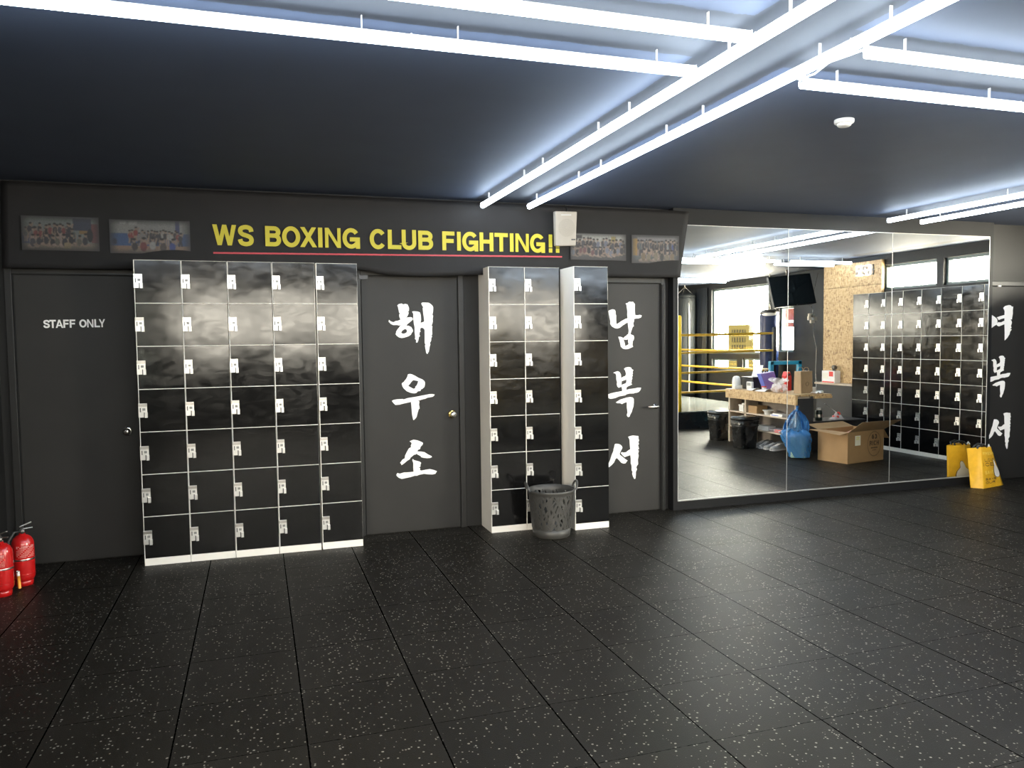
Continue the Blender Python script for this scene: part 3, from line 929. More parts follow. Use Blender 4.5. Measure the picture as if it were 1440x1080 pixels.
def lock_mesh():
    k = MB()
    k.box(0.0, 0.055, -0.010, 0.0, -0.097, 0.0)                 # plate
    k.box(0.020, 0.0265, -0.0135, -0.010, -0.032, -0.022)       # pilot tab
    k.box(0.0405, 0.0575, -0.022, -0.002, -0.099, -0.062)       # thumb turn
    k.cur = 1
    k.box(0.0095, 0.0155, -0.0112, -0.0095, -0.060, -0.030)     # slot
    k.box(0.0335, 0.0405, -0.0112, -0.0095, -0.097, -0.062)     # recess beside the thumb turn
    k.cur = 2
    k.box(0.026, 0.044, -0.0112, -0.0095, -0.049, -0.033)       # number plate
    k.cur = 3
    k.box(0.0, 0.055, -0.0108, -0.0098, -0.022, -0.003)         # upper band
    return k


def make_locker():
    r = thing('locker', 'locker', 'locker', (0, 0, 0))
    b = MB()
    b.box(0, LW, 0.004, LD, 0, LH)
    b.box(0, 0.0045, 0, 0.004, PL, LH)
    b.box(0, LW, 0, 0.004, LH - 0.003, LH)
    b.box(0, LW, 0, 0.004, 0, PL)
    for i in range(8):
        z = PL + RP * i
        b.box(0.0045, LW - 0.0015, 0.0, 0.004, max(PL, z - 0.0021), min(LH, z + 0.0021))
    b.build('locker_body', 'locker_white', r)
    for i in range(7):
        z0 = PL + RP * i + 0.0026
        z1 = PL + RP * (i + 1) - 0.0026
        d = MB().box(0.0052, LW - 0.001, -0.0015, 0.0035, 0, z1 - z0)
        if i == 0:
            o = d.build('locker_door', 'locker_black_gloss', r, bevel=0.0012)
            k = lock_mesh().build('lock', ['chrome_plate', 'lock_dark', 'lock_label', 'satin_metal'], o, bevel=0.0012)
            k.location = (-0.0015, -0.0015, 0.198)
            first, lock0 = o, k
        else:
            o = first.copy()
            C.objects.link(o)
            o.parent = r
            k = lock0.copy()
            C.objects.link(k)
            k.parent = o
        o.location = (0, 0, z0)
    return r


def settle_doors(root, seed):
    """Sheet steel doors never hang perfectly flat: a fraction of a degree each."""
    rnd_ = random.Random(seed)
    for c_ in root.children:
        if c_.name.startswith('locker_door'):
            c_.rotation_euler = (R(rnd_.uniform(-0.5, 0.5)), 0, R(rnd_.uniform(-0.45, 0.45)))


lk = make_locker()
A_X = [-0.787, -0.4845, -0.181, 0.1225, 0.4325]
ordA = ['narrow black locker column touching the STAFF ONLY door, leftmost of its row of five',
        'narrow black locker column, second from the STAFF ONLY door in the row of five',
        'narrow black locker column in the middle of the row of five',
        'black locker column, fourth from the STAFF ONLY door, dark gap on its right',
        'black locker column next to the middle door, apart from the other four']
for k, x in enumerate(A_X):
    y = 5.944 + (0.006 if k == 4 else 0.0015 * (k % 2))
    if k == 0:
        lk.location = (x, y, 0)
        lk['label'], lk['group'] = ordA[0], 'black lockers in a row of five'
    else:
        dup(lk, (x, y, 0), 0, ordA[k], 'black lockers in a row of five')
dup(lk, (1.763, 5.974, 0), 0, 'black locker column showing its pale side beside the middle door', 'black lockers between the two doors')
dup(lk, (2.0645, 5.974, 0), 0, 'black locker column directly behind the grey basket', 'black lockers between the two doors')
dup(lk, (2.429, 5.822, 0), 0, 'single black locker column standing forward beside the mirror-side door', 'black lockers between the two doors')
R_Y = [5.640, 5.338, 5.036, 4.734, 4.432, 4.130, 3.828, 3.526]
ordR = ['mirror-edge sliver, nearest the mirror', 'second from the mirror', 'third from the mirror', 'fourth from the mirror',
        'fifth from the mirror', 'sixth from the mirror', 'second from the OSB boards', 'touching the OSB boards']
for k, y in enumerate(R_Y):
    dup(lk, (8.10, y, 0), R(-90), 'black locker column under the strip window, ' + ordR[k], 'black lockers under the strip window')

# ---- mirrors
mr_x = [(3.572, 4.7315, 'wall mirror panel nearest the brush-lettered door, left of three'),
        (4.7345, 5.9445, 'wall mirror panel in the middle of three, showing the carton'),
        (5.9475, 7.198, 'wall mirror panel at the right end of three, behind the yellow bag')]
for x0, x1, lab in mr_x:
    r = thing('wall_mirror', lab, 'mirror', ((x0 + x1) / 2, YM, 0.089), 0, 'mirror panels side by side')
    h = (x1 - x0) / 2
    MB().box(-h, h, 0.0, 0.006, 0, 2.465).build('mirror_glass', 'mirror_silver', r)
    e = MB()
    e.box(-h - 0.0015, -h + 0.0025, -0.002, 0.006, 0, 2.465)
    e.build('side_edge', 'aluminium', r)
    MB().box(-h, h, -0.006, 0.006, -0.006, 0.004).build('bottom_channel', 'aluminium', r)
    MB().box(-h, h, -0.001, 0.006, 2.463, 2.467).build('top_edge', 'aluminium', r)
    if x1 > 7:
        MB().box(h - 0.003, h + 0.002, -0.002, 0.006, 0, 2.465).build('side_edge', 'aluminium', r)

# ---- banner
BY = 6.135
bn = thing('wall_banner', 'black fabric banner with yellow WS BOXING CLUB FIGHTING!! lettering above the lockers and doors', 'banner', (1.0, BY, 2.0))


def banner_pt(u, v):
    # u along the width, v from bottom to top (world X/Z, then made local)
    xt, xb = -1.605 + u * (3.668 + 1.605), -1.622 + u * (3.566 + 1.622)
    bulge = 0.0
    for c_, wd in ((1.25, 0.55), (-1.15, 0.45), (3.1, 0.4)):
        bulge += math.exp(-((xb - c_) / wd) ** 2)
    zb = 2.085 - 0.018 * math.exp(-((xb - 1.25) / 0.35) ** 2) + 0.05 * math.exp(-((xb - 0.78) / 0.12) ** 2) * 0.6
    z = zb + (2.668 - zb) * v
    x = xb + (xt - xb) * v
    y = BY + 0.012 * math.sin(3.1 * x) * (1 - v) ** 2 - 0.03 * bulge * max(0, 0.35 - v) ** 2 * 4
    if v > 0.9:
        y += 0.003 * math.sin(23 * x)
    return (x - 1.0, y - BY, z - 2.0)


b = MB()
b.smooth = True
b.grid(banner_pt, 110, 16)
b.build('banner_cloth', 'banner_cloth', bn, solid=0.003)
for i0, i1 in ((0, 2), (2, 8), (8, 12), (12, 22)):
    t = MB()
    for ch, a, c_ in BANNER_LETTERS[i0:i1]:
        m_ = (a + c_) / 2
        z0 = 2.2715 + 0.002 * (m_ - 0.2)
        rnd_ = ch in 'SOCGU'
        letter(t, ch, a - 1.0, c_ - 1.0, z0 - 2.0 - (0.004 if rnd_ else 0), z0 - 2.0 + 0.149 + (0.003 if rnd_ else 0), -0.010, 0.0315)
    t.build('lettering', 'yellow_ink', bn)
u = MB()
n = 40
for i in range(n):
    xa, xb_ = -0.277 + i * 2.729 / n, -0.277 + (i + 1) * 2.729 / n
    za, zb_ = 2.214 + 0.030 * (xa + 0.277) / 2.729, 2.214 + 0.030 * (xb_ + 0.277) / 2.729
    u.box(xa - 1, xb_ - 1, -0.0115, -0.0095, za - 2.0 - 0.006, za - 2.0 + 0.006)
u.build('underline', 'red_ink', bn)


def paint_photo(kind, W=150, H=70):
    """A small printed crowd picture as rows of ink cells."""
    rnd = random.Random(40 + kind)
    bgs = {1: ((0.36, 0.40, 0.38), (0.40, 0.33, 0.25)), 2: ((0.50, 0.50, 0.47), (0.52, 0.33, 0.22)), 3: ((0.80, 0.80, 0.74), (0.16, 0.15, 0.15)), 4: ((0.22, 0.23, 0.25), (0.17, 0.18, 0.19))}
    top, bot = bgs[kind]
    im = [[(top if j > H * 0.22 else bot) for i in range(W)] for j in range(H)]

    def rect(x0, y0, x1, y1, c_):
        for j in range(max(0, int(y0 * H)), min(H, int(y1 * H))):
            for i in range(max(0, int(x0 * W)), min(W, int(x1 * W))):
                im[j][i] = c_

    def ell(cx, cy, rx, ry, c_):
        for j in range(max(0, int(cy - ry)), min(H, int(cy + ry) + 1)):
            for i in range(max(0, int(cx - rx)), min(W, int(cx + rx) + 1)):
                if ((i + .5 - cx) / rx) ** 2 + ((j + .5 - cy) / ry) ** 2 <= 1:
                    im[j][i] = c_

    def limb(x0, y0, x1, y1, t, c_):
        n_ = int(max(abs(x1 - x0), abs(y1 - y0))) + 1
        for q in range(n_ + 1):
            ell(x0 + (x1 - x0) * q / n_, y0 + (y1 - y0) * q / n_, t, t, c_)
    skin = [(0.62, 0.44, 0.33), (0.54, 0.38, 0.29), (0.68, 0.50, 0.40), (0.46, 0.33, 0.26)]

    def person(u_, v_, s, shirt, sit=False):
        x, y = u_ * W, v_ * H
        s = s * H / 50
        sk = rnd.choice(skin)
        lean = rnd.uniform(-0.8, 0.8) * s
        if sit:
            k = rnd.uniform(2.4, 3.8) * s
            limb(x - 0.8 * s, y - 3.4 * s, x - k, y - 4.4 * s, 0.8 * s, sk)
            limb(x + 0.8 * s, y - 3.4 * s, x + k, y - 4.4 * s, 0.8 * s, sk)
            limb(x - k, y - 4.4 * s, x + 0.4 * s, y - 5.2 * s, 0.7 * s, sk)
        else:
            lg = sk if rnd.random() < .4 else (0.06, 0.06, 0.08)
            limb(x - 0.8 * s, y - 4 * s, x - 1.0 * s, y - 9 * s, 0.75 * s, lg)
            limb(x + 0.8 * s, y - 4 * s, x + 1.0 * s, y - 9 * s, 0.75 * s, lg)
        if rnd.random() < 0.3:
            limb(x + 1.5 * s, y, x + 2.6 * s, y + 3.2 * s, 0.55 * s, sk)
        else:
            limb(x + 1.7 * s, y + 0.2 * s, x + rnd.uniform(0.5, 2.4) * s, y - 3.8 * s, 0.55 * s, sk)
        limb(x - 1.7 * s, y + 0.2 * s, x - rnd.uniform(0.5, 2.4) * s, y - 3.8 * s, 0.55 * s, sk)
        ell(x, y - 1.6 * s, 1.85 * s, 3.0 * s, shirt)
        ell(x + lean, y + 2.5 * s, 1.15 * s, 1.5 * s, sk)
        ell(x + lean, y + 3.5 * s, 1.2 * s, 0.8 * s, (0.03, 0.025, 0.025))
    dark = [(0.05, 0.05, 0.06), (0.08, 0.08, 0.10), (0.12, 0.12, 0.15)]
    J = lambda a: rnd.uniform(-a, a)
    if kind == 1:
        rect(0, .2, .12, .5, (0.10, 0.16, 0.35))
        rect(.66, .6, .9, .96, (0.08, 0.10, 0.17))
        rect(.74, .5, .9, .6, (0.50, 0.30, 0.10))
        rect(.9, .25, 1, .8, (0.40, 0.12, 0.12))
        for k in range(16):
            person(.06 + k * .040 + J(.015), .60 + J(.10), 1.75 + J(.3), rnd.choice(dark + [(0.30, 0.30, 0.30), (0.16, 0.20, 0.20), (0.40, 0.10, 0.10)]))
        for k in range(9):
            person(.13 + k * .085 + J(.02), .33 + J(.06), 2.0 + J(.2), rnd.choice(dark + dark + [(0.24, 0.22, 0.18)]), True)
        rect(.54, .06, .63, .24, (0.58, 0.46, 0.26))
        ell(.88 * W, .46 * H, .04 * W, .2 * H, (0.04, 0.04, 0.05))
    elif kind == 2:
        rect(0, .24, 1, .60, (0.07, 0.17, 0.42))
        rect(.82, .55, .87, 1, (0.09, 0.11, 0.30))
        rect(.13, .88, .21, .96, (0.80, 0.79, 0.76))
        rect(.24, .86, .34, .96, (0.80, 0.79, 0.76))
        for k in range(18):
            person(.25 + k * .037 + J(.01), .55 + J(.05) + (.08 if k < 3 else 0), 1.5 + J(.15), (0.46, 0.07, 0.06) if k < 3 or k == 16 else rnd.choice([(0.62, 0.60, 0.56), (0.08, 0.08, 0.09), (0.42, 0.40, 0.38), (0.10, 0.09, 0.10)]))
        for k, c_ in enumerate([(0.07, 0.06, 0.06), (0.36, 0.07, 0.06), (0.64, 0.63, 0.60), (0.16, 0.12, 0.11), (0.06, 0.12, 0.50)]):
            person(.30 + k * .115 + J(.015), .29 + J(.03), 2.3 + J(.2), c_, True)
        ell(.06 * W, .36 * H, .03 * W, .09 * H, (0.05, 0.06, 0.14))
    elif kind == 3:
        for k in range(8):
            rect(.06 + .125 * k, .6, .07 + .125 * k, .92, (0.46, 0.46, 0.40))
        rect(.73, .55, .81, .92, (0.62, 0.50, 0.16))
        rect(.10, .80, .21, .93, (0.08, 0.08, 0.09))
        for k in range(15):
            person(.04 + k * .066 + J(.012), .64 + J(.05), 1.95 + J(.2), rnd.choice(dark + dark + [(0.30, 0.32, 0.42)]))
        for k in range(14):
            person(.05 + k * .068 + J(.015), .38 + J(.07), 2.0 + J(.2), rnd.choice(dark + [(0.46, 0.07, 0.10), (0.36, 0.38, 0.48), (0.30, 0.12, 0.14)]), True)
    else:
        rect(.02, .28, .12, .88, (0.64, 0.38, 0.07))
        rect(.12, .82, 1, .94, (0.46, 0.44, 0.46))
        for k in range(17):
            person(.15 + k * .051 + J(.012), .66 + J(.05), 1.9 + J(.2), (0.08, 0.13, 0.45) if k == 14 else rnd.choice(dark + dark + [(0.14, 0.17, 0.20), (0.46, 0.48, 0.50)]))
        for k in range(6):
            person(.24 + k * .125 + J(.02), .30 + J(.04), 2.5 + J(.2), rnd.choice([(0.10, 0.13, 0.12), (0.38, 0.32, 0.22), (0.34, 0.24, 0.14), (0.06, 0.07, 0.07)]), True)
    out = []
    for j in range(H):
        row = []
        for i in range(W):
            acc = [0, 0, 0]
            n_ = 0
            for dj in (-1, 0, 1):
                for di in (-1, 0, 1):
                    jj, ii = j + dj, i + di
                    if 0 <= jj < H and 0 <= ii < W:
                        wgt = 4 if dj == di == 0 else 1
                        n_ += wgt
                        for q in range(3):
                            acc[q] += im[jj][ii][q] * wgt
            row.append(tuple(a_ / n_ for a_ in acc))
        out.append(row)
    return out


def photo_print(kind, x0, x1, z0, z1, skew):
    im = paint_photo(kind)
    H, W = len(im), len(im[0])
    mb = MB()
    cols = []
    gain = 0.17 if kind < 3 else 0.20
    base = (0.0087, 0.0079, 0.0082)
    vs = []
    for j in range(H + 1):
        for i in range(W + 1):
            u_, v_ = i / W, j / H
            vs.append((x0 + (x1 - x0) * u_ - 1.0, -0.0085, z0 + (z1 - z0) * v_ + skew * u_ - 2.0))
    fs = []
    rnd = random.Random(kind)
    for j in range(H):
        for i in range(W):
            fs.append((j * (W + 1) + i, j * (W + 1) + i + 1, (j + 1) * (W + 1) + i + 1, (j + 1) * (W + 1) + i))
            e = min(i + 1, W - i) / 17.0, min(j + 1, H - j) / 12.0
            f = min(1, e[0]) * min(1, e[1])
            nz = rnd.uniform(0.78, 1.22)
            cols.append([b_ + (c_ * gain * nz - b_) * f for b_, c_ in zip(base, im[j][i])] + [1])
    mb.add(vs, fs)
    o = mb.build('photo_print', 'printed_photo', bn)
    ca = o.data.color_attributes.new('ink', 'FLOAT_COLOR', 'CORNER')
    flat = []
    for c_ in cols:
        flat += c_ * 4
    ca.data.foreach_set('color', flat)
    return o


tag(photo_print(1, -1.495, -1.02, 2.207, 2.440, 0.0), 'faded group photo with a crowd by a ring')
tag(photo_print(2, -0.955, -0.430, 2.197, 2.432, 0.004), 'faded group photo in a hall with a blue wainscot')
tag(photo_print(3, 2.530, 3.045, 2.222, 2.445, 0.0), 'group photo in front of a pale curtain')
tag(photo_print(4, 3.098, 3.560, 2.205, 2.445, 0.004), 'group photo with a yellow door at its left')

# ---- wall speaker on the banner
sp = thing('wall_speaker', 'cream box speaker with a round grille hung over the banner beside the exclamation marks', 'speaker', (2.468, 6.115, 2.330))
s = MB()
s.X = Matrix.Rotation(R(-2.0), 4, 'Y') @ Matrix.Rotation(R(3), 4, 'X')
s.hexa([(-0.094, -0.045, 0.0), (0.088, -0.045, 0.0), (0.090, 0.0, 0.0), (-0.094, 0.0, 0.0)], [(-0.094, -0.062, 0.283), (0.098, -0.062, 0.279), (0.098, 0.0, 0.279), (-0.094, 0.0, 0.283)])
s.build('speaker_case', 'cream_plastic', sp, bevel=0.008)
g = MB()
g.X = s.X
for ring_ in range(7):
    rr = 0.012 + 0.0095 * ring_
    nh = max(6, int(rr * 6.28 / 0.0085))
    for k in range(nh):
        a = 6.283 * k / nh + ring_ * 0.2
        z = 0.148 + rr * math.sin(a)
        x = 0.004 + rr * math.cos(a)
        y = -0.0452 - 0.017 * z / 0.283 - 0.0006
        g.box(x - 0.0017, x + 0.0017, y - 0.0004, y + 0.0004, z - 0.0017, z + 0.0017)
g.build('grille', 'speaker_hole', sp)
bd = MB()
bd.X = s.X
bd.box(0.046, 0.082, -0.0505, -0.0475, 0.046, 0.057)
bd.build('badge', 'lock_dark', sp)
ln = MB()
ln.X = s.X
ln.box(-0.045, 0.045, -0.0610, -0.0595, 0.250, 0.2535)
ln.build('name_strip', 'tube_housing', sp)
hk = MB()
hk.smooth = True
hk.tube([(0.02, -0.02, 0.285), (0.02, -0.005, 0.325), (0.02, 0.01, 0.345)], 0.006, 8)
hk.build('bracket', 'frame_paint', sp)

# ---- smoke detector
sd = thing('smoke_detector', 'small round white detector on the dark ceiling right of the light rows', 'detector', (2.998, 3.455, ZC))
s = MB()
s.smooth = True
s.lathe([(0.050, 0.0), (0.050, -0.014), (0.047, -0.019), (0.036, -0.020)], 28)
s.build('detector_base', 'white_plastic', sd)
s = MB()
s.smooth = True
s.lathe([(0.036, -0.018), (0.035, -0.030), (0.028, -0.036), (0.008, -0.037)], 28)
s.build('detector_head', 'white_plastic', sd)

# ---- LED tubes
tube_cache = {}
ZT = 2.639                           # tubes hang on clips a hand's width of air below the ceiling


def make_tube(length, label, group):
    r = thing('led_tube_light', label, 'light', (0, 0, 0), 0, group)
    h = length / 2
    hs = MB().box(-h, h, -0.013, 0.013, -0.008, 0.0125)
    hs.build('housing', 'tube_housing', r, bevel=0.002)
    d = MB()
    d.smooth = True
    prof = [(-0.0165, 0.006), (-0.0180, 0.000), (-0.0180, -0.014)]
    for k in range(9):
        a = R(180 + 180 * k / 8)
        prof.append((0.0180 * math.cos(a), -0.014 + 0.017 * math.sin(a)))
    prof += [(0.0180, 0.000), (0.0165, 0.006)]
    n = len(prof) - 1
    vs = [(-h + 0.002, p[0], p[1]) for p in prof] + [(h - 0.002, p[0], p[1]) for p in prof]
    fs = [(k + 1, k, n + 1 + k, n + 2 + k) for k in range(n)] + [(n, 0, n + 1, 2 * n + 1)]
    d.add(vs, fs)
    d.smooth = False
    d.add(vs[:n + 1], [tuple(range(n + 1))])
    d.add(vs[n + 1:], [tuple(range(n + 1))[::-1]])
    d.build('diffuser', 'led_diffuser', r)
    for sx in (-1, 1):
        MB().box(sx * (h - 0.001) - 0.001, sx * (h - 0.001) + 0.001, -0.0135, 0.0135, -0.007, 0.0145).build('end_cap', 'white_plastic', r)
    for x in (-h * 0.7, h * 0.7):
        MB().box(x - 0.0022, x + 0.0022, -0.006, 0.006, 0.0125, ZC - ZT).build('ceiling_clip', 'tube_housing', r)
    return r


def tube(length, x, y, rz, label, group):
    key = round(length, 3)
    if key not in tube_cache:
        tube_cache[key] = make_tube(length, label, group)
        tube_cache[key].location = (x, y, ZT)
        tube_cache[key].rotation_euler = (0, 0, rz)
    else:
        dup(tube_cache[key], (x, y, ZT), rz, label, group)


ORD = ['first', 'second', 'third', 'fourth', 'fifth', 'sixth', 'seventh']


def run_y(x, y0, ln_, count, what, group):
    for k in range(count):
        tube(ln_, x, y0 - ln_ * (k + 0.5), R(90), 'LED tube, %s from the door wall in %s' % (ORD[k], what), group)


def run_x(y, x0, ln_, count, what, group):
    for k in range(count):
        tube(ln_, x0 + ln_ * (k + 0.5), y, 0, 'LED tube, %s' % (what % ORD[k]), group)


run_y(1.752, 6.070, 1.203, 6, 'the long twin row, its left line', 'tubes of the long twin row')
run_y(2.129, 6.020, 1.203, 6, 'the long twin row, its right line', 'tubes of the long twin row')
for y, nm in ((2.832, 'the door-side crosswise line'), (2.460, 'the camera-side crosswise line')):
    for k in range(3):
        ln_ = 1.16
        tube(ln_, 1.718 - ln_ * (k + 0.5) if k < 2 else 1.718 - 2.32 - 0.5, y, 0, 'LED tube, %s left of the twin row in %s' % (ORD[k], nm), 'crosswise tubes left of the twin row') if k < 2 else \
            tube(1.0, 1.718 - 2.32 - 0.5, y, 0, 'LED tube, third left of the twin row in %s' % nm, 'crosswise tubes left of the twin row')
    run_x(y, 2.232, 1.2325, 4, '%s right of the twin row in ' + nm, 'crosswise tubes right of the twin row')
    tube(1.06, 7.34 + 0.53, y, 0, 'LED tube, at the right wall end of ' + nm, 'crosswise tubes right of the twin row')
for x, nm in ((5.670, 'the short twin row, its left line'), (6.062, 'the short twin row, its right line')):
    run_y(x, 5.935, 1.44, 2, nm, 'tubes of the short twin row')
for y, x1, nm in ((-0.90, 8.72, 'the far crosswise line over the ring'), (-0.50, 8.52, 'the near crosswise line over the ring')):
    for k in range(4):
        tube(1.203, x1 - 1.203 * (k + 0.5), y, 0, 'LED tube, %s from the window side in %s' % (ORD[k], nm), 'crosswise tubes over the ring')

# cable slung between the rows
cb = MB()
cb.smooth = True
cb.tube([(2.14, 2.80, ZT + 0.02 - 0.016), (2.19, 2.79, ZT + 0.02 - 0.03), (2.21, 2.72, ZT + 0.02 - 0.028), (2.20, 2.62, ZT + 0.02 - 0.014), (2.21, 2.52, ZT + 0.02 - 0.02), (2.24, 2.47, ZT + 0.02 - 0.012)], 0.005, 6)
cb.tube([(2.145, 2.81, ZT + 0.02 - 0.010), (2.175, 2.795, ZT + 0.02 - 0.014), (2.185, 2.70, ZT + 0.02 - 0.010), (2.180, 2.58, ZT + 0.02 - 0.006), (2.22, 2.48, ZT + 0.02 - 0.008)], 0.004, 6)
tag(cb.build('light_cable', 'white_plastic'), 'thin pale cable looping between two crosswise tubes beside the twin row', 'cable')

# ---- fire extinguishers
def extinguisher(loc, rz, label):
    r = thing('fire_extinguisher', label, 'fire extinguisher', loc, rz, 'red extinguishers by the staff door')
    b = MB()
    b.smooth = True
    b.lathe([(0.054, 0.0), (0.054, 0.030), (0.052, 0.032)], 32)
    b.lathe([(0.050, 0.028), (0.062, 0.045), (0.066, 0.060), (0.066, 0.262), (0.063, 0.285), (0.053, 0.308), (0.036, 0.324), (0.020, 0.330), (0.018, 0.340)], 32)
    b.build('cylinder', 'red_gloss', r)
    s_ = MB()
    s_.smooth = True
    s_.lathe([(0.0668, 0.168), (0.0672, 0.169), (0.0672, 0.178), (0.0668, 0.179)], 32)
    s_.build('strap', 'satin_metal', r)
    s_ = MB()
    s_.smooth = True
    s_.lathe([(0.0664, 0.075), (0.0668, 0.076), (0.0668, 0.078), (0.0664, 0.079)], 32)
    s_.build('seam', 'red_gloss', r)
    l_ = MB()
    l_.smooth = True
    for row in range(9):
        za = 0.192 + 0.0085 * row
        for k in range(12):
            if (k * 7 + row * 5) % 6 == 0:
                continue
            a0, a1 = R(-125 + 8 * k), R(-125 + 8 * (k + 1) - 1.5)
            q = 0.0667
            hgt = 0.0022 if row < 7 else 0.004
            l_.quad((q * math.cos(a0), q * math.sin(a0), za), (q * math.cos(a1), q * math.sin(a1), za), (q * math.cos(a1), q * math.sin(a1), za + hgt), (q * math.cos(a0), q * math.sin(a0), za + hgt))
    l_.build('label_print', 'extinguisher_label', r)
    v = MB()
    v.smooth = True
    v.lathe([(0.015, 0.338), (0.016, 0.345), (0.016, 0.362), (0.010, 0.368), (0.009, 0.378)], 18)
    v.build('valve', 'dark_metal', r)
    hnd = MB()
    hnd.hexa([(-0.012, -0.008, 0.362), (0.060, -0.006, 0.366), (0.060, 0.006, 0.366), (-0.012, 0.008, 0.362)], [(-0.012, -0.008, 0.368), (0.060, -0.006, 0.372), (0.060, 0.006, 0.372), (-0.012, 0.008, 0.368)])
    hnd.hexa([(-0.014, -0.009, 0.378), (0.055, -0.006, 0.402), (0.055, 0.006, 0.402), (-0.014, 0.009, 0.378)], [(-0.014, -0.009, 0.384), (0.053, -0.006, 0.409), (0.053, 0.006, 0.409), (-0.014, 0.009, 0.384)])
    hnd.build('handle', 'satin_metal', r, bevel=0.002)
    g_ = MB()
    g_.smooth = True
    g_.X = Matrix.Translation((0.0, -0.016, 0.352)) @ Matrix.Rotation(R(90), 4, 'X')
    g_.lathe([(0.013, 0.0), (0.014, 0.003), (0.014, 0.009), (0.012, 0.011)], 20)
    g_.build('gauge', 'dark_metal', r)
    h_ = MB()
    h_.smooth = True
    h_.tube([(-0.014, 0.0, 0.352), (-0.045, -0.01, 0.352), (-0.078, -0.02, 0.30), (-0.079, -0.025, 0.20), (-0.077, -0.03, 0.09)], 0.009, 10)
    h_.build('hose', 'black_rubber', r)
    n_ = MB()
    n_.smooth = True
    n_.tube([(-0.077, -0.03, 0.10), (-0.077, -0.03, 0.03)], [0.010, 0.014], 12)
    n_.build('nozzle', 'black_plastic', r)
    return r


e1 = extinguisher((-1.483, 5.765, 0), 0.3, 'red fire extinguisher standing behind the other one, nearer the staff door')
dup(e1, (-1.552, 5.560, 0), -0.5, 'red fire extinguisher in front, cut by the edge of the picture')
tg = MB()
tg.smooth = True
tg.tube([(-1.478, 5.640, 0.012), (-1.480, 5.632, 0.095)], 0.009, 10)
tg.cur = 1
tg.tube([(-1.480, 5.632, 0.095), (-1.481, 5.629, 0.125)], 0.009, 10)
tag(tg.build('fire_ampoule', ['orange_tag', 'white_plastic']), 'slim orange stick with a white end standing between the two extinguishers', 'stick')

# ---- laundry basket
bk = thing('laundry_basket', 'grey plastic basket with cut-out triangles and two loop handles in front of the lockers', 'basket', (2.190, 5.742, 0))
RB, RT, HB = 0.147, 0.183, 0.375


def rad(z):
    return RB + (RT - RB) * z / HB


b = MB()
b.smooth = True
b.lathe([(RB - 0.008, 0.0), (RB, 0.006), (rad(0.075), 0.075), (rad(0.075) - 0.004, 0.075), (RB - 0.006, 0.010), (0.02, 0.010)], 56)
b.build('basket_base', 'basket_grey', bk)
lt = MB()
rnd = random.Random(3)
Z0, Z1 = 0.070, 0.345


def strip(a0, a1, z0, z1, wdt, off):
    n_ = 10
    vs, fs = [], []
    for i in range(n_ + 1):
        t_ = i / n_
        z = z0 + (z1 - z0) * t_
        a = a0 + (a1 - a0) * t_
        for w_ in (-1, 1):
            for dr in (0, -0.0035):
                rr = rad(z) + off + dr
                aa = a + w_ * wdt / 2 / rr
                vs.append((rr * math.cos(aa), rr * math.sin(aa), z))
    for i in range(n_):
        o_ = i * 4
        for p, q in ((0, 2), (2, 3), (3, 1), (1, 0)):
            fs.append((o_ + p, o_ + q, o_ + 4 + q, o_ + 4 + p))
    lt.add(vs, fs)


for k in range(26):
    a = 6.2832 * k / 26
    strip(a + rnd.uniform(-.06, .06), a + rnd.uniform(0.45, 0.75), Z0, Z1, rnd.uniform(0.014, 0.022), 0.0)
    strip(a + rnd.uniform(-.06, .06), a - rnd.uniform(0.45, 0.75), Z0, Z1, rnd.uniform(0.014, 0.022), 0.0009)
for k in range(16):
    a = 6.2832 * k / 16
    strip(a, a + rnd.uniform(1.1, 1.5), Z0, Z1, 0.013, 0.0023)
    strip(a, a - rnd.uniform(1.1, 1.5), Z0, Z1, 0.013, 0.0028)
    strip(a, a + rnd.uniform(-0.2, 0.2), Z0, Z1, 0.016, 0.0017)
lt.build('lattice', 'basket_grey', bk)
rm = MB()
rm.smooth = True
rm.lathe([(rad(0.335), 0.335), (rad(0.335) + 0.003, 0.340), (rad(0.35) + 0.003, 0.352), (rad(0.352) + 0.007, 0.358), (RT + 0.007, 0.372), (RT + 0.002, 0.377), (RT - 0.004, 0.374), (rad(0.335) - 0.004, 0.335)], 64, cap=False)
rm.build('rim', 'basket_grey', bk)
for sx in (-1, 1):
    h_ = MB()
    h_.smooth = True
    pts = []
    for k in range(13):
        a = R(180 * k / 12)
        pts.append((sx * (RT + 0.004 + 0.020 * math.sin(a)), 0.062 * math.cos(a), 0.368 + 0.062 * math.sin(a)))
    h_.tube(pts, 0.0085, 10)
    ho = h_.build('handle', 'basket_grey', bk)
    ho.rotation_euler = (0, 0, R(-8))

# ---- yellow shopping bag
yb = thing('shopping_bag', 'bright yellow shopping bag with brown and white print leaning at the mirror end', 'bag', (6.923, 5.941, 0))
B0 = [(-0.075, 0.085), (0.0, 0.0), (0.357, 0.077), (0.285, 0.165)]
T0 = [(-0.115, 0.105), (0.018, 0.060), (0.205, 0.100), (0.070, 0.150)]
HT = [0.402, 0.412, 0.404, 0.396]


def bagpt(k, v, push=0.0):
    x = B0[k][0] + (T0[k][0] - B0[k][0]) * v
    y = B0[k][1] + (T0[k][1] - B0[k][1]) * v
    return Vector((x, y, HT[k] * v))


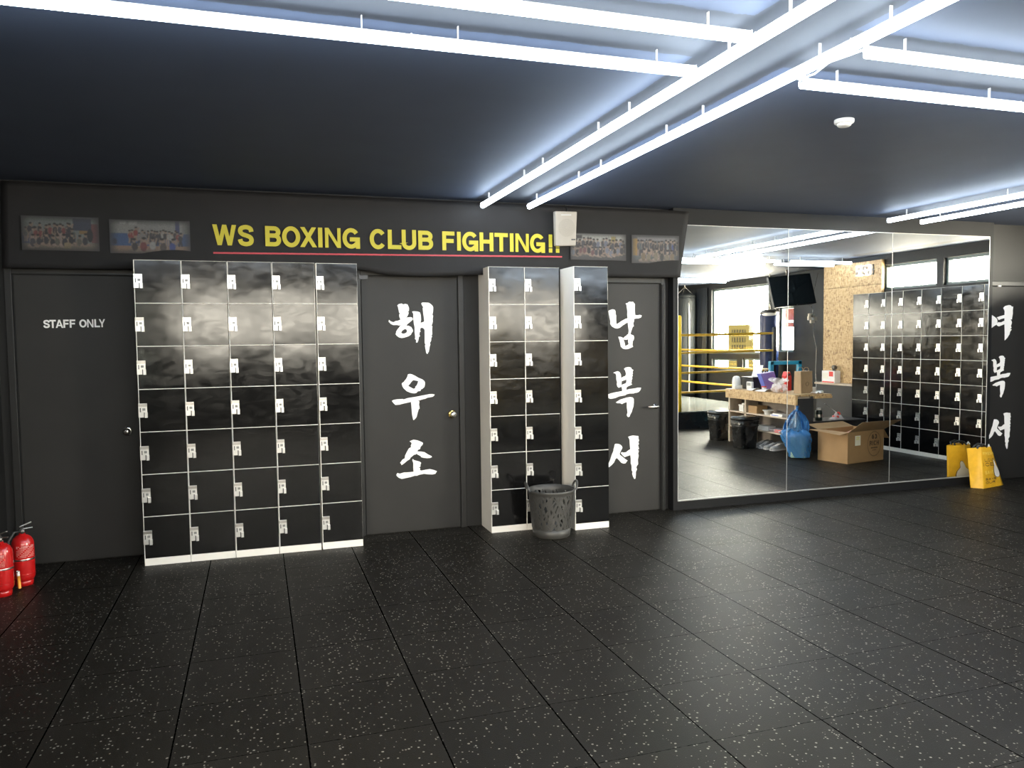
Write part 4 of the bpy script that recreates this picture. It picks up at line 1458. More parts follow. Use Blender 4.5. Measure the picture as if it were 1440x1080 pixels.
b = MB()
for k in range(4):
    k2 = (k + 1) % 4

    def fn(u_, v_, k=k, k2=k2):
        p = bagpt(k, v_) * (1 - u_) + bagpt(k2, v_) * u_
        c_ = sum((bagpt(i, v_) for i in range(4)), Vector()) / 4
        nrm = (p - c_)
        nrm.z = 0
        s_ = math.sin(math.pi * u_) * math.sin(math.pi * min(1, v_ * 0.95 + 0.05))
        return tuple(p + nrm.normalized() * (0.012 * s_ * (1 if k in (1, 3) else -1.6)))
    b.smooth = True
    b.grid(fn, 10, 14)
b.smooth = False
b.add([(x, y, 0.002) for x, y in B0], [(3, 2, 1, 0)])
b.build('bag_body', 'bag_yellow', yb, weld=True)


def on_front(mb_pts, off=-0.004, k=1):
    out = []
    for u_, v_ in mb_pts:
        p = bagpt(k, v_) * (1 - u_) + bagpt((k + 1) % 4, v_) * u_
        d = bagpt((k + 1) % 4, v_) - bagpt(k, v_)
        nrm = Vector((d.y, -d.x, 0)).normalized()
        s_ = math.sin(math.pi * u_) * math.sin(math.pi * min(1, v_ * 0.95 + 0.05))
        out.append(tuple(p + nrm * (0.012 * s_ + 0.003)))
    return out


def front_word(text, u0, u1, v0, v1, th, name, m, k=1):
    tmp = MB()
    word(tmp, text, u0, u1, v0, v1, 0, th)
    o_ = MB()
    o_.add(on_front([(p[0], p[2]) for p in tmp.v], k=k), tmp.f)
    o_.build(name, m, yb)


front_word('FRESH', 0.10, 0.98, 0.800, 0.875, 0.016, 'white_print', 'bag_yellow_pale')
front_word('LOVE', 0.18, 0.92, 0.640, 0.715, 0.014, 'brown_print', 'bag_brown_ink')
front_word('ICE', 0.05, 0.72, 0.530, 0.615, 0.016, 'brown_print', 'bag_brown_ink')
front_word('SAVE', 0.12, 0.62, 0.340, 0.420, 0.014, 'white_print', 'bag_yellow_pale')
front_word('SAVE', 0.12, 0.70, 0.190, 0.240, 0.012, 'brown_print', 'bag_brown_ink')
front_word('OUR', 0.12, 0.60, 0.105, 0.160, 0.012, 'brown_print', 'bag_brown_ink')
for nm, m_, k_, f_ in (('bottle_print', 'bag_brown_ink', 1, 1.12), ('bottle_print', 'bag_white_ink', 1, 1.0), ('bottle_print', 'bag_brown_ink', 3, 1.1), ('bottle_print', 'bag_white_ink', 3, 1.0)):
    cu_ = 0.80 if k_ == 1 else 0.42
    prof = [(0.00, 0.235), (0.10, 0.25), (0.16, 0.30), (0.17, 0.38), (0.14, 0.46), (0.06, 0.54), (0.05, 0.62), (0.03, 0.66), (0.0, 0.67)]
    if k_ == 3:
        prof = [(x * 1.7, 0.02 + (z - 0.235) * 1.3) for x, z in prof]
    zc_ = sum(z for _, z in prof) / len(prof)
    pts = [(cu_ + x * f_, zc_ + (z - zc_) * (f_ * 0.5 + 0.5)) for x, z in prof] + [(cu_ - x * f_, zc_ + (z - zc_) * (f_ * 0.5 + 0.5)) for x, z in prof[::-1]]
    o_ = MB()
    q = on_front(pts, k=k_)
    if f_ == 1.0:
        d = bagpt((k_ + 1) % 4, .5) - bagpt(k_, .5)
        nrm = Vector((d.y, -d.x, 0)).normalized() * 0.0012
        q = [tuple(Vector(p) + nrm) for p in q]
    n_ = len(prof)
    o_.add(q, [(i, i + 1, 2 * n_ - 2 - i, 2 * n_ - 1 - i) for i in range(n_ - 1)])
    o_.build(nm, m_, yb)
for dy in (0.0, 0.045):
    h_ = MB()
    h_.smooth = True
    h_.tube([(-0.015, 0.072 + dy, 0.400), (-0.01, 0.060 + dy, 0.425), (0.04, 0.065 + dy, 0.440), (0.09, 0.085 + dy, 0.432), (0.125, 0.088 + dy, 0.400)], 0.010, 8)
    h_.build('handle', 'black_plastic', yb)
h_ = MB()
h_.smooth = True
h_.tube([(0.165, 0.098, 0.398), (0.178, 0.105, 0.424), (0.196, 0.108, 0.398)], 0.007, 8)
h_.build('strap', 'white_plastic', yb)

for i_, o_ in enumerate([q for q in C.objects if q.get('category') == 'locker']):
    settle_doors(o_, i_)
# ================================================================== THE REST OF THE ROOM (seen in the mirrors)
# ---- reception counter
CX, CY0, CY1, CZ = 6.65, 2.25, 3.84, 0.79
ct = thing('reception_counter', 'OSB topped counter with open shelves facing the room', 'counter', (CX, CY1, 0))
ly0, ly1 = CY0 - CY1, 0.0
o = MB().box(0, 0.57, ly0, ly1, CZ - 0.022, CZ)
o.build('counter_top', 'osb_board', ct)
MB().box(-0.002, 0.02, ly0, ly1 + 0.002, CZ - 0.132, CZ - 0.022).build('apron', 'osb_board', ct)
MB().box(0.02, 0.035, ly1 - 0.02, ly1 + 0.001, CZ - 0.132, CZ - 0.022).build('apron', 'osb_board', ct)
MB().box(0.30, 0.58, ly1 - 0.03, ly1 + 0.003, CZ - 0.055, CZ - 0.022).build('top_edge', 'osb_board', ct)
MB().box(0.05, 0.265, ly1 - 0.022, ly1 - 0.004, 0.0, CZ - 0.05).build('end_panel', 'black_wood', ct)
MB().box(0.265, 0.285, ly1 - 0.55, ly1 - 0.004, 0.0, CZ - 0.05).build('end_panel', 'black_wood', ct)
for y in (ly0 + 0.02, ly0 + 0.42, ly1 - 0.06):
    MB().box(0.035, 0.05, y, y + 0.035, 0, CZ - 0.03).build('front_post', 'shelf_wood', ct)
    MB().box(0.05, 0.26, y, y + 0.018, 0.0, CZ - 0.03).build('divider', 'shelf_wood', ct)
for z in (0.245, 0.468):
    MB().box(0.035, 0.26, ly0 + 0.02, ly1 - 0.03, z - 0.018, z).build('shelf', 'shelf_wood', ct)
MB().box(0.255, 0.265, ly0, ly1 - 0.03, 0.0, CZ - 0.025).build('back_panel', 'shelf_dark', ct)


def simple(name, label, cat, mb, mats, loc, rz=0.0, group=None, bevel=0.0):
    o_ = mb.build(name, mats, None, bevel=bevel)
    o_.location = loc
    o_.rotation_euler = (0, 0, rz)
    return tag(o_, label, cat, group)


# things on the shelves
r = thing('storage_box', 'small white box with a lid on the middle shelf of the counter', 'box', (6.78, 2.54, 0.468))
MB().box(-0.06, 0.06, -0.055, 0.055, 0, 0.08).build('box_body', 'white_plastic', r, bevel=0.004)
MB().box(-0.064, 0.064, -0.062, 0.062, 0.078, 0.098).build('lid', 'white_plastic', r, bevel=0.004)
MB().box(-0.03, 0.03, -0.03, 0.03, 0.098, 0.118).build('lid_grip', 'white_plastic', r, bevel=0.004)
simple('cardboard_box', 'plain brown cardboard box on the middle shelf of the counter', 'box', MB().box(-0.09, 0.09, -0.10, 0.10, 0, 0.105), 'carton', (6.80, 2.83, 0.468), bevel=0.003)
r = MB()
r.smooth = True
r.lathe([(0.045, 0.0), (0.050, 0.010), (0.055, 0.045), (0.075, 0.060), (0.077, 0.066), (0.070, 0.066), (0.050, 0.045), (0.02, 0.040)], 28)
simple('bowl', 'white flared bowl on the middle shelf of the counter', 'bowl', r, 'white_plastic', (6.76, 3.12, 0.468))
r = MB()
r.box(-0.08, 0.08, -0.125, 0.125, 0, 0.022)
r.cur = 1
r.box(-0.081, -0.075, -0.10, 0.05, 0.006, 0.016)
r.cur = 0
r.hexa([(-0.07, -0.09, 0.022), (0.06, -0.11, 0.022), (0.07, 0.10, 0.022), (-0.06, 0.11, 0.022)], [(-0.07, -0.09, 0.038), (0.06, -0.11, 0.034), (0.07, 0.10, 0.030), (-0.06, 0.11, 0.034)])
simple('paper_pack', 'white and blue pack of papers on the middle shelf of the counter', 'paper', r, ['white_paper', 'blue_ink'], (6.785, 3.37, 0.468))
simple('flat_box', 'flat white box on the low shelf of the counter', 'box', MB().box(-0.07, 0.07, -0.13, 0.13, 0, 0.062), 'white_paper', (6.79, 3.03, 0.245), bevel=0.003)
for k, (yy, zz, rz_, mt, lab) in enumerate(((3.33, 0.245, 0.1, 'magazine', 'lower of two magazines lying on the low shelf of the counter'), (3.32, 0.2675, -0.12, 'magazine', 'upper of two magazines lying on the low shelf of the counter'))):
    mg = MB().hexa([(-0.075, -0.12, 0), (0.075, -0.12, 0), (0.075, 0.12, 0), (-0.075, 0.12, 0)], [(-0.075, -0.12, 0.02), (0.075, -0.12, 0.020), (0.075, 0.12, 0.022), (-0.075, 0.12, 0.022)])
    mg.cur = 1
    mg.box(-0.0755, -0.0745, 0.0, 0.11, 0.004, 0.016)
    simple('magazine', lab, 'magazine', mg, [mt, 'red_plastic'], (6.79, yy, zz), rz_, 'magazines on the low shelf')


def make_shoe(label):
    r_ = thing('sneaker', label, 'shoe', (0, 0, 0), 0, 'shoes under the counter')
    s_ = MB()
    s_.smooth = True
    secs = [(-0.13, 0.030, 0.075), (-0.10, 0.036, 0.085), (-0.05, 0.036, 0.078), (0.0, 0.038, 0.066), (0.05, 0.045, 0.050), (0.10, 0.044, 0.042), (0.13, 0.030, 0.032)]
    vs, fs, m_ = [], [], 12
    for x, hw, hh in secs:
        for k in range(m_):
            a = 2 * math.pi * k / m_
            vs.append((x, hw * math.cos(a), 0.018 + max(0, math.sin(a)) * hh + min(0, math.sin(a)) * 0.006))
    for i in range(len(secs) - 1):
        for k in range(m_):
            k2 = (k + 1) % m_
            fs.append((i * m_ + k, (i + 1) * m_ + k, (i + 1) * m_ + k2, i * m_ + k2))
    fs += [tuple(range(m_)), tuple((len(secs) - 1) * m_ + k for k in range(m_))[::-1]]
    s_.add(vs, fs)
    s_.build('upper', 'grey_shoe', r_)
    so = MB()
    so.hexa([(x, sgn * hw, 0) for sgn, rng in ((-1, secs), (1, secs[::-1])) for x, hw, hh in rng], [(x, sgn * (hw + 0.003), 0.022) for sgn, rng in ((-1, secs), (1, secs[::-1])) for x, hw, hh in rng])
    so.build('sole', 'white_sole', r_)
    lc = MB()
    for k in range(4):
        x = -0.01 + 0.022 * k
        lc.box(x, x + 0.008, -0.024, 0.024, 0.086 - 0.0085 * k - 0.004, 0.090 - 0.0085 * k)
    lc.build('laces', 'white_sole', r_)
    return r_


sh = make_shoe('grey sneaker under the counter, deepest in beside the bin')
sh.location, sh.rotation_euler = (6.765, 2.99, 0), (0, 0, R(172))
for (x, y, a, lab) in ((6.755, 3.10, 168, 'grey sneaker under the counter, second from the bin'), (6.755, 3.24, 185, 'grey sneaker under the counter, third from the bin'), (6.755, 3.36, 174, 'grey sneaker under the counter, nearest the blue plastic bag')):
    dup(sh, (x, y, 0), R(a), lab)

# things on the counter
CT = CZ
r = thing('paper_towel_dispenser', 'white rounded dispenser at the far end of the counter top', 'dispenser', (6.76, 2.36, CT))
s = MB()
s.smooth = True
s.lathe([(0.062, 0.0), (0.064, 0.01), (0.060, 0.12), (0.052, 0.165), (0.035, 0.185), (0.010, 0.190)], 24)
s.build('dispenser_body', 'white_plastic', r)
MB().box(-0.075, 0.05, 0.035, 0.075, 0.0, 0.055).build('tray', 'white_plastic', r, bevel=0.006)
r = thing('printer', 'black printer with a sheet of paper standing in it, beside the white dispenser', 'printer', (6.98, 2.50, CT))
MB().hexa([(-0.13, -0.13, 0), (0.13, -0.13, 0), (0.13, 0.13, 0), (-0.13, 0.13, 0)], [(-0.12, -0.13, 0.155), (0.13, -0.13, 0.155), (0.13, 0.13, 0.155), (-0.12, 0.13, 0.155)]).build('printer_body', 'black_plastic', r, bevel=0.008)
MB().box(-0.135, 0.10, -0.14, 0.14, 0.155, 0.178).build('printer_lid', 'black_plastic', r, bevel=0.005)
MB().hexa([(0.02, -0.11, 0.178), (0.024, -0.11, 0.178), (0.024, 0.11, 0.178), (0.02, 0.11, 0.178)], [(0.10, -0.15, 0.345), (0.104, -0.15, 0.345), (0.104, 0.06, 0.345), (0.10, 0.06, 0.345)]).build('paper_sheet', 'white_paper', r)
r = thing('desk_clock', 'small white square clock in front of the black printer', 'clock', (6.80, 2.64, CT))
MB().box(-0.02, 0.02, -0.06, 0.06, 0.0, 0.115).build('clock_case', 'white_plastic', r, bevel=0.006)
MB().box(-0.0215, -0.019, -0.042, 0.042, 0.058, 0.100).build('clock_face', 'lock_label', r)
r = thing('gift_bag', 'purple and blue paper bag leaning over on the counter', 'bag', (7.02, 2.83, CT))
tl = 0.22
MB().hexa([(-0.10, -0.05, 0), (0.12, -0.05, 0.0), (0.12, 0.04, 0.0), (-0.10, 0.04, 0.0)], [(-0.20, -0.05, 0.235), (0.02, -0.05, 0.265), (0.02, 0.04, 0.265), (-0.20, 0.04, 0.235)]).build('bag_body', 'purple_paper', r)
MB().hexa([(-0.105, -0.052, 0), (-0.10, -0.052, 0), (-0.10, 0.042, 0), (-0.105, 0.042, 0)], [(-0.205, -0.052, 0.235), (-0.20, -0.052, 0.236), (-0.20, 0.042, 0.236), (-0.205, 0.042, 0.235)]).build('side_panel', 'blue_paper', r)
for yy in (-0.045, 0.036):
    h = MB()
    h.smooth = True
    h.tube([(-0.155, yy, 0.24), (-0.14, yy, 0.285), (-0.10, yy, 0.302), (-0.06, yy, 0.29), (-0.045, yy, 0.25)], 0.0035, 6)
    h.build('handle', 'white_plastic', r)
r = thing('red_carton', 'red and white carton standing on the counter behind the plastic bag', 'carton', (7.14, 3.02, CT))
MB().hexa([(-0.045, -0.05, 0), (0.045, -0.05, 0), (0.045, 0.05, 0), (-0.045, 0.05, 0)], [(-0.045, -0.05, 0.20), (0.045, -0.05, 0.20), (0.045, 0.05, 0.20), (-0.045, 0.05, 0.20)]).build('carton_body', 'red_plastic', r, bevel=0.003)
MB().hexa([(-0.045, -0.05, 0.20), (0.045, -0.05, 0.20), (0.045, 0.05, 0.20), (-0.045, 0.05, 0.20)], [(-0.02, -0.05, 0.265), (0.02, -0.05, 0.265), (0.02, 0.05, 0.265), (-0.02, 0.05, 0.265)]).build('gable_top', 'red_plastic', r, bevel=0.003)
MB().box(-0.047, -0.044, -0.045, 0.0, 0.10, 0.18).build('white_panel', 'white_paper', r)
k_ = MB()
k_.smooth = True
k_.tube([(0.0, 0.05, 0.225), (0.0, 0.066, 0.230)], 0.014, 14)
k_.build('cap', 'black_plastic', r)
# plastic bag of food
r = thing('plastic_bag', 'crumpled clear plastic bag of food knotted on the counter', 'bag', (6.80, 3.30, CT))
s = MB()
s.smooth = True
rnd = random.Random(11)


def crumple(u_, v_):
    a = 6.2832 * u_
    prof = [(0.0, 0.065), (0.25, 0.095), (0.5, 0.085), (0.62, 0.045), (0.75, 0.07), (0.9, 0.105), (1.0, 0.115)]
    for i in range(len(prof) - 1):
        if prof[i][0] <= v_ <= prof[i + 1][0]:
            t_ = (v_ - prof[i][0]) / (prof[i + 1][0] - prof[i][0])
            q = prof[i][1] * (1 - t_) + prof[i + 1][1] * t_
            break
    q *= 1 + 0.16 * math.sin(5 * a + 7 * v_) + 0.10 * math.sin(9 * a - 11 * v_)
    return (0.8 * q * math.cos(a), 1.35 * q * math.sin(a), 0.003 + 0.185 * v_ + 0.02 * v_ * math.sin(3 * a))


s.grid(crumple, 40, 22)
s.build('film', 'clear_film', r)
for x, y, z, q in ((-0.01, -0.06, 0.05, 0.04), (0.0, 0.03, 0.048, 0.042), (-0.01, 0.08, 0.04, 0.03)):
    s = MB()
    s.smooth = True
    s.lathe([(q * 0.7, -0.6 * q), (q, -0.1 * q), (q * 0.9, 0.4 * q), (q * 0.4, 0.8 * q)], 14, x, y)
    o = s.build('food_tub', 'pink_food', r)
    o.location = (0, 0, z - 0.012)
# loose papers
for k, (x, y, a, lab) in enumerate(((6.74, 2.82, 0.2, 'white sheet of paper folded on the counter edge, nearer the printer'), (6.735, 3.05, -0.15, 'white sheet of paper on the counter edge, nearer the plastic bag'))):
    s = MB()
    s.smooth = True
    s.grid(lambda u_, v_: (-0.075 + 0.15 * u_, -0.10 + 0.2 * v_, 0.004 + 0.035 * math.sin(3.1 * u_) * (0.4 + 0.6 * v_)), 10, 10)
    o = s.build('paper_sheet', 'white_paper', None, solid=0.0012)
    o.location, o.rotation_euler = (x, y, CT), (0, 0, a)
    tag(o, lab, 'paper', 'loose papers on the counter')
r = thing('small_tub', 'little white tub with a red lid beside the purple bag', 'tub', (6.84, 2.915, CT))
s = MB()
s.smooth = True
s.lathe([(0.030, 0), (0.034, 0.05)], 18)
s.build('tub_body', 'white_plastic', r)
s = MB()
s.smooth = True
s.lathe([(0.036, 0.049), (0.036, 0.062), (0.030, 0.064)], 18)
s.build('lid', 'red_plastic', r)
# kraft bag
r = thing('paper_carrier_bag', 'brown kraft paper bag with twisted handles on the counter end', 'bag', (7.00, 3.55, CT), R(-8))
MB().hexa([(-0.105, -0.065, 0), (0.105, -0.065, 0), (0.105, 0.065, 0), (-0.105, 0.065, 0)], [(-0.105, -0.055, 0.295), (0.105, -0.055, 0.295), (0.105, 0.055, 0.295), (-0.105, 0.055, 0.295)]).build('bag_body', 'kraft', r)
MB().hexa([(-0.1065, -0.002, 0.06), (-0.1052, -0.060, 0.0), (-0.1052, 0.060, 0.0), (-0.1065, 0.002, 0.06)], [(-0.110, -0.001, 0.292), (-0.1052, -0.054, 0.294), (-0.1052, 0.054, 0.294), (-0.110, 0.001, 0.292)]).build('side_fold', 'kraft', r)
s = MB()
s.X = Matrix.Translation((0.005, 0.0662, 0.125)) @ Matrix.Rotation(R(86), 4, 'X')
s.smooth = True
s.tube([(0.026 * math.cos(R(15 * k)), 0.026 * math.sin(R(15 * k)), 0) for k in range(24)], 0.002, 6, closed=True)
s.build('stamp', 'carton_ink', r)
for yy in (-0.05, 0.05):
    h = MB()
    h.smooth = True
    h.tube([(-0.045, yy, 0.285), (-0.045, yy, 0.32), (-0.025, yy, 0.345), (0.025, yy, 0.345), (0.045, yy, 0.32), (0.045, yy, 0.285)], 0.004, 6)
    h.build('handle', 'kraft', r)
# clutter at the counter end
s = MB()
s.smooth = True
s.lathe([(0.026, 0), (0.033, 0.075), (0.035, 0.077), (0.030, 0.074), (0.022, 0.004)], 20)
simple('paper_cup', 'white paper cup beside the brown kraft bag', 'cup', s, 'white_paper', (7.16, 3.56, CT))
s = MB()
s.smooth = True
s.X = Matrix.Translation((0, 0, 0.018))
s.tube([(0.038 * math.cos(R(15 * k)), 0.038 * math.sin(R(15 * k)), 0) for k in range(24)], 0.017, 8, closed=True)
simple('tape_roll', 'white roll of tape lying on the end of the counter', 'tape', s, 'white_plastic', (7.15, 3.69, CT))
s = MB()
s.smooth = True
s.grid(lambda u_, v_: (-0.06 + 0.12 * u_, -0.05 + 0.1 * v_, 0.004 + 0.022 * abs(math.sin(7 * u_ + 2 * v_))), 16, 10)
o = simple('cloth_rag', 'crumpled white rag at the very end of the counter', 'rag', s, 'white_paper', (7.05, 3.755, CT))
s = MB()
s.smooth = True
s.X = Matrix.Translation((0, 0, 0.0))
s.lathe([(0.030, 0), (0.030, 0.008), (0.006, 0.012), (0.006, 0.15), (0.016, 0.165), (0.018, 0.20), (0.010, 0.225), (0.003, 0.235)], 14)
simple('table_ornament', 'slim pale ornament standing between the kraft bag and the wall ledge', 'ornament', s, 'satin_metal', (7.18, 3.40, CT))
# low black bench beside the counter
bx = thing('low_bench', 'low black bench against the wall under the OSB ledge', 'bench', (7.08, 3.60, 0))
MB().box(0, 0.93, -0.40, 0.0, 0.375, 0.40).build('bench_top', 'black_wood', bx, bevel=0.004)
MB().box(0.015, 0.915, -0.03, -0.012, 0.0, 0.375).build('bench_front', 'black_wood', bx)
MB().box(0.0, 0.018, -0.39, -0.012, 0.0, 0.375).build('bench_side', 'black_wood', bx)
MB().box(0.912, 0.93, -0.39, -0.012, 0.0, 0.375).build('bench_side', 'black_wood', bx)
r = thing('spray_can', 'dark can with a pale top on the low black bench', 'can', (7.30, 3.50, 0.40))
s = MB()
s.smooth = True
s.lathe([(0.045, 0), (0.047, 0.004), (0.047, 0.125), (0.036, 0.145)], 22)
s.build('can_body', 'can_dark', r)
s = MB()
s.smooth = True
s.lathe([(0.030, 0.143), (0.030, 0.165), (0.024, 0.172)], 18)
s.build('cap', 'white_plastic', r)
s = MB()
s.smooth = True
s.lathe([(0.0475, 0.045), (0.0475, 0.085)], 22, cap=False)
s.build('label_band', 'satin_metal', r)
r = thing('snack_pouch', 'crumpled red and clear pouch on the low bench beside the can', 'pouch', (7.62, 3.48, 0.40))
s = MB()
s.smooth = True
s.grid(lambda u_, v_: (-0.10 + 0.2 * u_, -0.06 + 0.12 * v_, 0.003 + 0.085 * math.sin(3.14 * u_) * math.sin(3.14 * v_) * (1 + 0.25 * math.sin(13 * u_ + 5 * v_))), 18, 12)
s.build('film', 'clear_film', r)
s = MB()
s.smooth = True
s.lathe([(0.03, 0.0), (0.05, 0.02), (0.045, 0.05), (0.015, 0.062)], 16, -0.02, 0.0)
s.build('contents', 'red_plastic', r)
r = thing('massage_stick', 'thin stick with a red ring leaning against the wall above the bench', 'stick', (7.83, 3.24, 0.40))
s = MB()
s.smooth = True
s.tube([(-0.20, -0.02, 0.20), (0.0, 0.0, 0.062)], 0.004, 8)
s.build('rod', 'satin_metal', r)
s = MB()
s.smooth = True
s.X = Matrix.Translation((0.02, 0.0, 0.040)) @ Matrix.Rotation(R(90), 4, 'X')
s.tube([(0.027 * math.cos(R(15 * k)), 0.027 * math.sin(R(15 * k)), 0) for k in range(24)], 0.011, 8, closed=True)
s.build('ring', 'red_plastic', r)

# ---- OSB boards, ledge, clock
ob = thing('osb_cladding', 'two pale OSB boards fixed to the wall beside the reflected lockers', 'panel', (XR, 2.74, 0))
MB().box(-0.054, -0.004, -0.60, 0.59, 0.835, 2.285).build('board', 'osb_board', ob)
MB().box(-0.054, -0.004, -0.60, 0.59, 2.289, 2.635).build('board', 'osb_board', ob)
lg = MB().box(XR - 0.20, XR, 2.12, 3.20, 0.805, 0.833).build('wall_ledge', 'shelf_wood', None, bevel=0.003)
tag(lg, 'narrow pale wooden ledge under the OSB boards', 'ledge')
MB().box(XR - 0.16, XR, 2.12, 3.20, 0.0, 0.805).build('ledge_base', 'black_wood', lg)
cl = thing('digital_clock', 'white digital wall clock on the OSB board near the strip window', 'clock', (8.497, 3.0, 2.43))
SEG = {'0': 'abcdef', '1': 'bc', '2': 'abged', '3': 'abgcd', '5': 'afgcd'}


def digit(ch, y, lit_name):
    wd_, hh, th = 0.066, 0.150, 0.017
    segs = {'a': (0, wd_, hh - th, hh), 'd': (0, wd_, 0, th), 'g': (0, wd_, hh / 2 - th / 2, hh / 2 + th / 2), 'f': (0, th, hh / 2, hh), 'e': (0, th, 0, hh / 2),
            'b': (wd_ - th, wd_, hh / 2, hh), 'c': (wd_ - th, wd_, 0, hh / 2)}
    on, off = MB(), MB()
    for k_, (u0, u1, z0, z1) in segs.items():
        t_ = on if k_ in SEG[ch] else off
        t_.box(-0.016, -0.002, y - u1, y - u0, z0 + 0.001, z1 - 0.001)
    if on.v:
        on.build('lit_segments', lit_name, cl)
    if off.v:
        off.build('unlit_segments', 'digit_off', cl)


digit('1', 0.185, 'digit_lit')
digit('5', 0.098, 'digit_lit')
s = MB()
s.box(-0.016, -0.002, 0.008, 0.022, 0.040, 0.054)
s.box(-0.016, -0.002, 0.008, 0.022, 0.096, 0.110)
s.build('colon', 'digit_lit', cl)
digit('3', -0.008, 'digit_lit')
digit('2', -0.095, 'digit_lit')
MB().box(-0.006, 0.0, -0.17, 0.195, 0.066, 0.084).build('clock_bar', 'white_plastic', cl)
r = thing('small_carton', 'white and red carton on the wooden ledge in front of the OSB board', 'box', (8.43, 2.40, 0.833))
MB().box(-0.055, 0.055, -0.14, 0.14, 0, 0.185).build('carton_body', 'white_paper', r, bevel=0.003)
MB().box(-0.057, -0.054, -0.12, 0.0, 0.06, 0.155).build('front_panel', 'label_paper', r)
MB().box(-0.057, -0.054, 0.02, 0.11, 0.10, 0.175).build('red_mark', 'red_plastic', r)
MB().box(-0.057, -0.054, -0.13, 0.13, 0.004, 0.022).build('red_band', 'red_plastic', r)
r = thing('web_camera', 'small dark camera sitting on the carton on the ledge', 'camera', (8.43, 2.47, 1.018))
MB().box(-0.02, 0.02, -0.02, 0.02, 0, 0.012).build('camera_foot', 'black_plastic', r, bevel=0.002)
s = MB()
s.smooth = True
s.X = Matrix.Translation((-0.0, 0, 0.05)) @ Matrix.Rotation(R(-90), 4, 'Y')
s.lathe([(0.030, -0.03), (0.038, -0.01), (0.038, 0.02), (0.026, 0.03)], 20)
s.build('camera_head', 'dark_metal', r)

# ---- bins
def make_bin(label):
    r_ = thing('waste_bin', label, 'bin', (0, 0, 0), 0, 'black bins by the counter')
    b_ = MB()
    b_.smooth = True
    b_.lathe([(0.125, 0.0), (0.130, 0.012), (0.148, 0.30), (0.150, 0.305), (0.154, 0.315), (0.158, 0.40), (0.152, 0.40), (0.122, 0.02)], 48, sx=1.05, sy=0.88, power=5)
    b_.build('bin_body', 'bin_black', r_)
    for z in (0.315, 0.372):
        g_ = MB()
        g_.smooth = True
        q = 0.157 if z < 0.35 else 0.160
        g_.lathe([(q, z - 0.006), (q + 0.003, z), (q, z + 0.006)], 48, cap=False, sx=1.05, sy=0.88, power=5)
        g_.build('rib', 'bin_black', r_)
    l_ = MB()
    l_.smooth = True
    l_.lathe([(0.160, 0.395), (0.166, 0.402), (0.164, 0.428), (0.150, 0.442), (0.10, 0.447), (0.02, 0.449)], 48, sx=1.05, sy=0.88, power=5)
    l_.build('liner', 'bin_liner', r_)
    return r_


bn1 = make_bin('black bin at the ring end of the counter, farther from the mirror')
bn1.location, bn1.rotation_euler = (6.665, 2.085, 0), (0, 0, R(-6))
dup(bn1, (6.49, 2.965, 0), R(-6), 'black bin standing in front of the counter shelves, nearer the mirror')

# ---- blue plastic bag
r = thing('blue_plastic_bag', 'knotted translucent blue plastic bag on the floor at the counter corner', 'bag', (6.515, 4.045, 0))
r.rotation_euler = (0, 0, R(38))


def bluebag(u_, v_):
    a = 6.2832 * u_
    prof = [(0, 0.02), (0.03, 0.118), (0.3, 0.138), (0.6, 0.168), (0.8, 0.178), (0.92, 0.150), (1, 0.085)]
    for i in range(len(prof) - 1):
        if prof[i][0] <= v_ <= prof[i + 1][0]:
            t_ = (v_ - prof[i][0]) / (prof[i + 1][0] - prof[i][0])
            q = prof[i][1] * (1 - t_) + prof[i + 1][1] * t_
            break
    q *= 1 + (0.03 + 0.07 * v_) * math.sin(5 * a + 6 * v_) + 0.05 * math.sin(11 * a - 13 * v_) + 0.03 * math.sin(23 * a + 9 * v_)
    return (q * math.cos(a) + 0.035 - 0.05 * v_, 0.72 * q * math.sin(a), 0.004 + 0.37 * v_ + 0.02 * math.sin(3 * a) * v_)


s = MB()
s.smooth = True
s.grid(bluebag, 72, 26)
s.build('film', 'blue_film', r)
s = MB()
s.box(-0.075, 0.115, -0.068, 0.068, 0.012, 0.262)
s.build('contents', 'pad_green', r, bevel=0.014)


def band(pts, w0, name, m_):
    """Crumpled strip of film following pts."""
    s_ = MB()
    s_.smooth = True
    n_ = len(pts) - 1

    def fn(u_, v_):
        t_ = v_ * n_
        i = min(n_ - 1, int(t_))
        f = t_ - i
        p = [pts[i][d] * (1 - f) + pts[i + 1][d] * f for d in range(4)]
        off = (u_ - 0.5) * p[3] * w0
        return (p[0] + off, p[1] + 0.022 * math.sin(9 * u_ + 7 * v_) + 0.012 * math.sin(21 * u_ - 5 * v_), p[2] + 0.010 * math.sin(8 * u_ + 3 * v_))
    s_.grid(fn, 16, 24)
    s_.build(name, m_, r, solid=0.0015)


band([(-0.125, -0.03, 0.29, 1.0), (-0.135, -0.02, 0.38, 0.9), (-0.115, 0.0, 0.46, 0.7), (-0.07, 0.0, 0.55, 0.6), (-0.015, 0.0, 0.625, 0.5)], 0.075, 'handle', 'blue_film')
band([(0.075, 0.03, 0.30, 1.3), (0.085, 0.02, 0.40, 1.35), (0.085, 0.0, 0.48, 1.1), (0.055, 0.0, 0.56, 0.9), (0.0, 0.0, 0.625, 0.5)], 0.10, 'handle', 'blue_film')
band([(-0.03, 0.055, 0.32, 1.6), (-0.02, 0.06, 0.42, 1.3), (-0.01, 0.05, 0.52, 0.8), (0.0, 0.02, 0.60, 0.3)], 0.12, 'back_film', 'blue_film_thin')
h = MB()
h.smooth = True
h.tube([(-0.005, 0.0, 0.605), (0.0, 0.0, 0.632), (0.004, 0.0, 0.672)], [0.020, 0.016, 0.022], 10)
h.build('knot', 'blue_film', r)

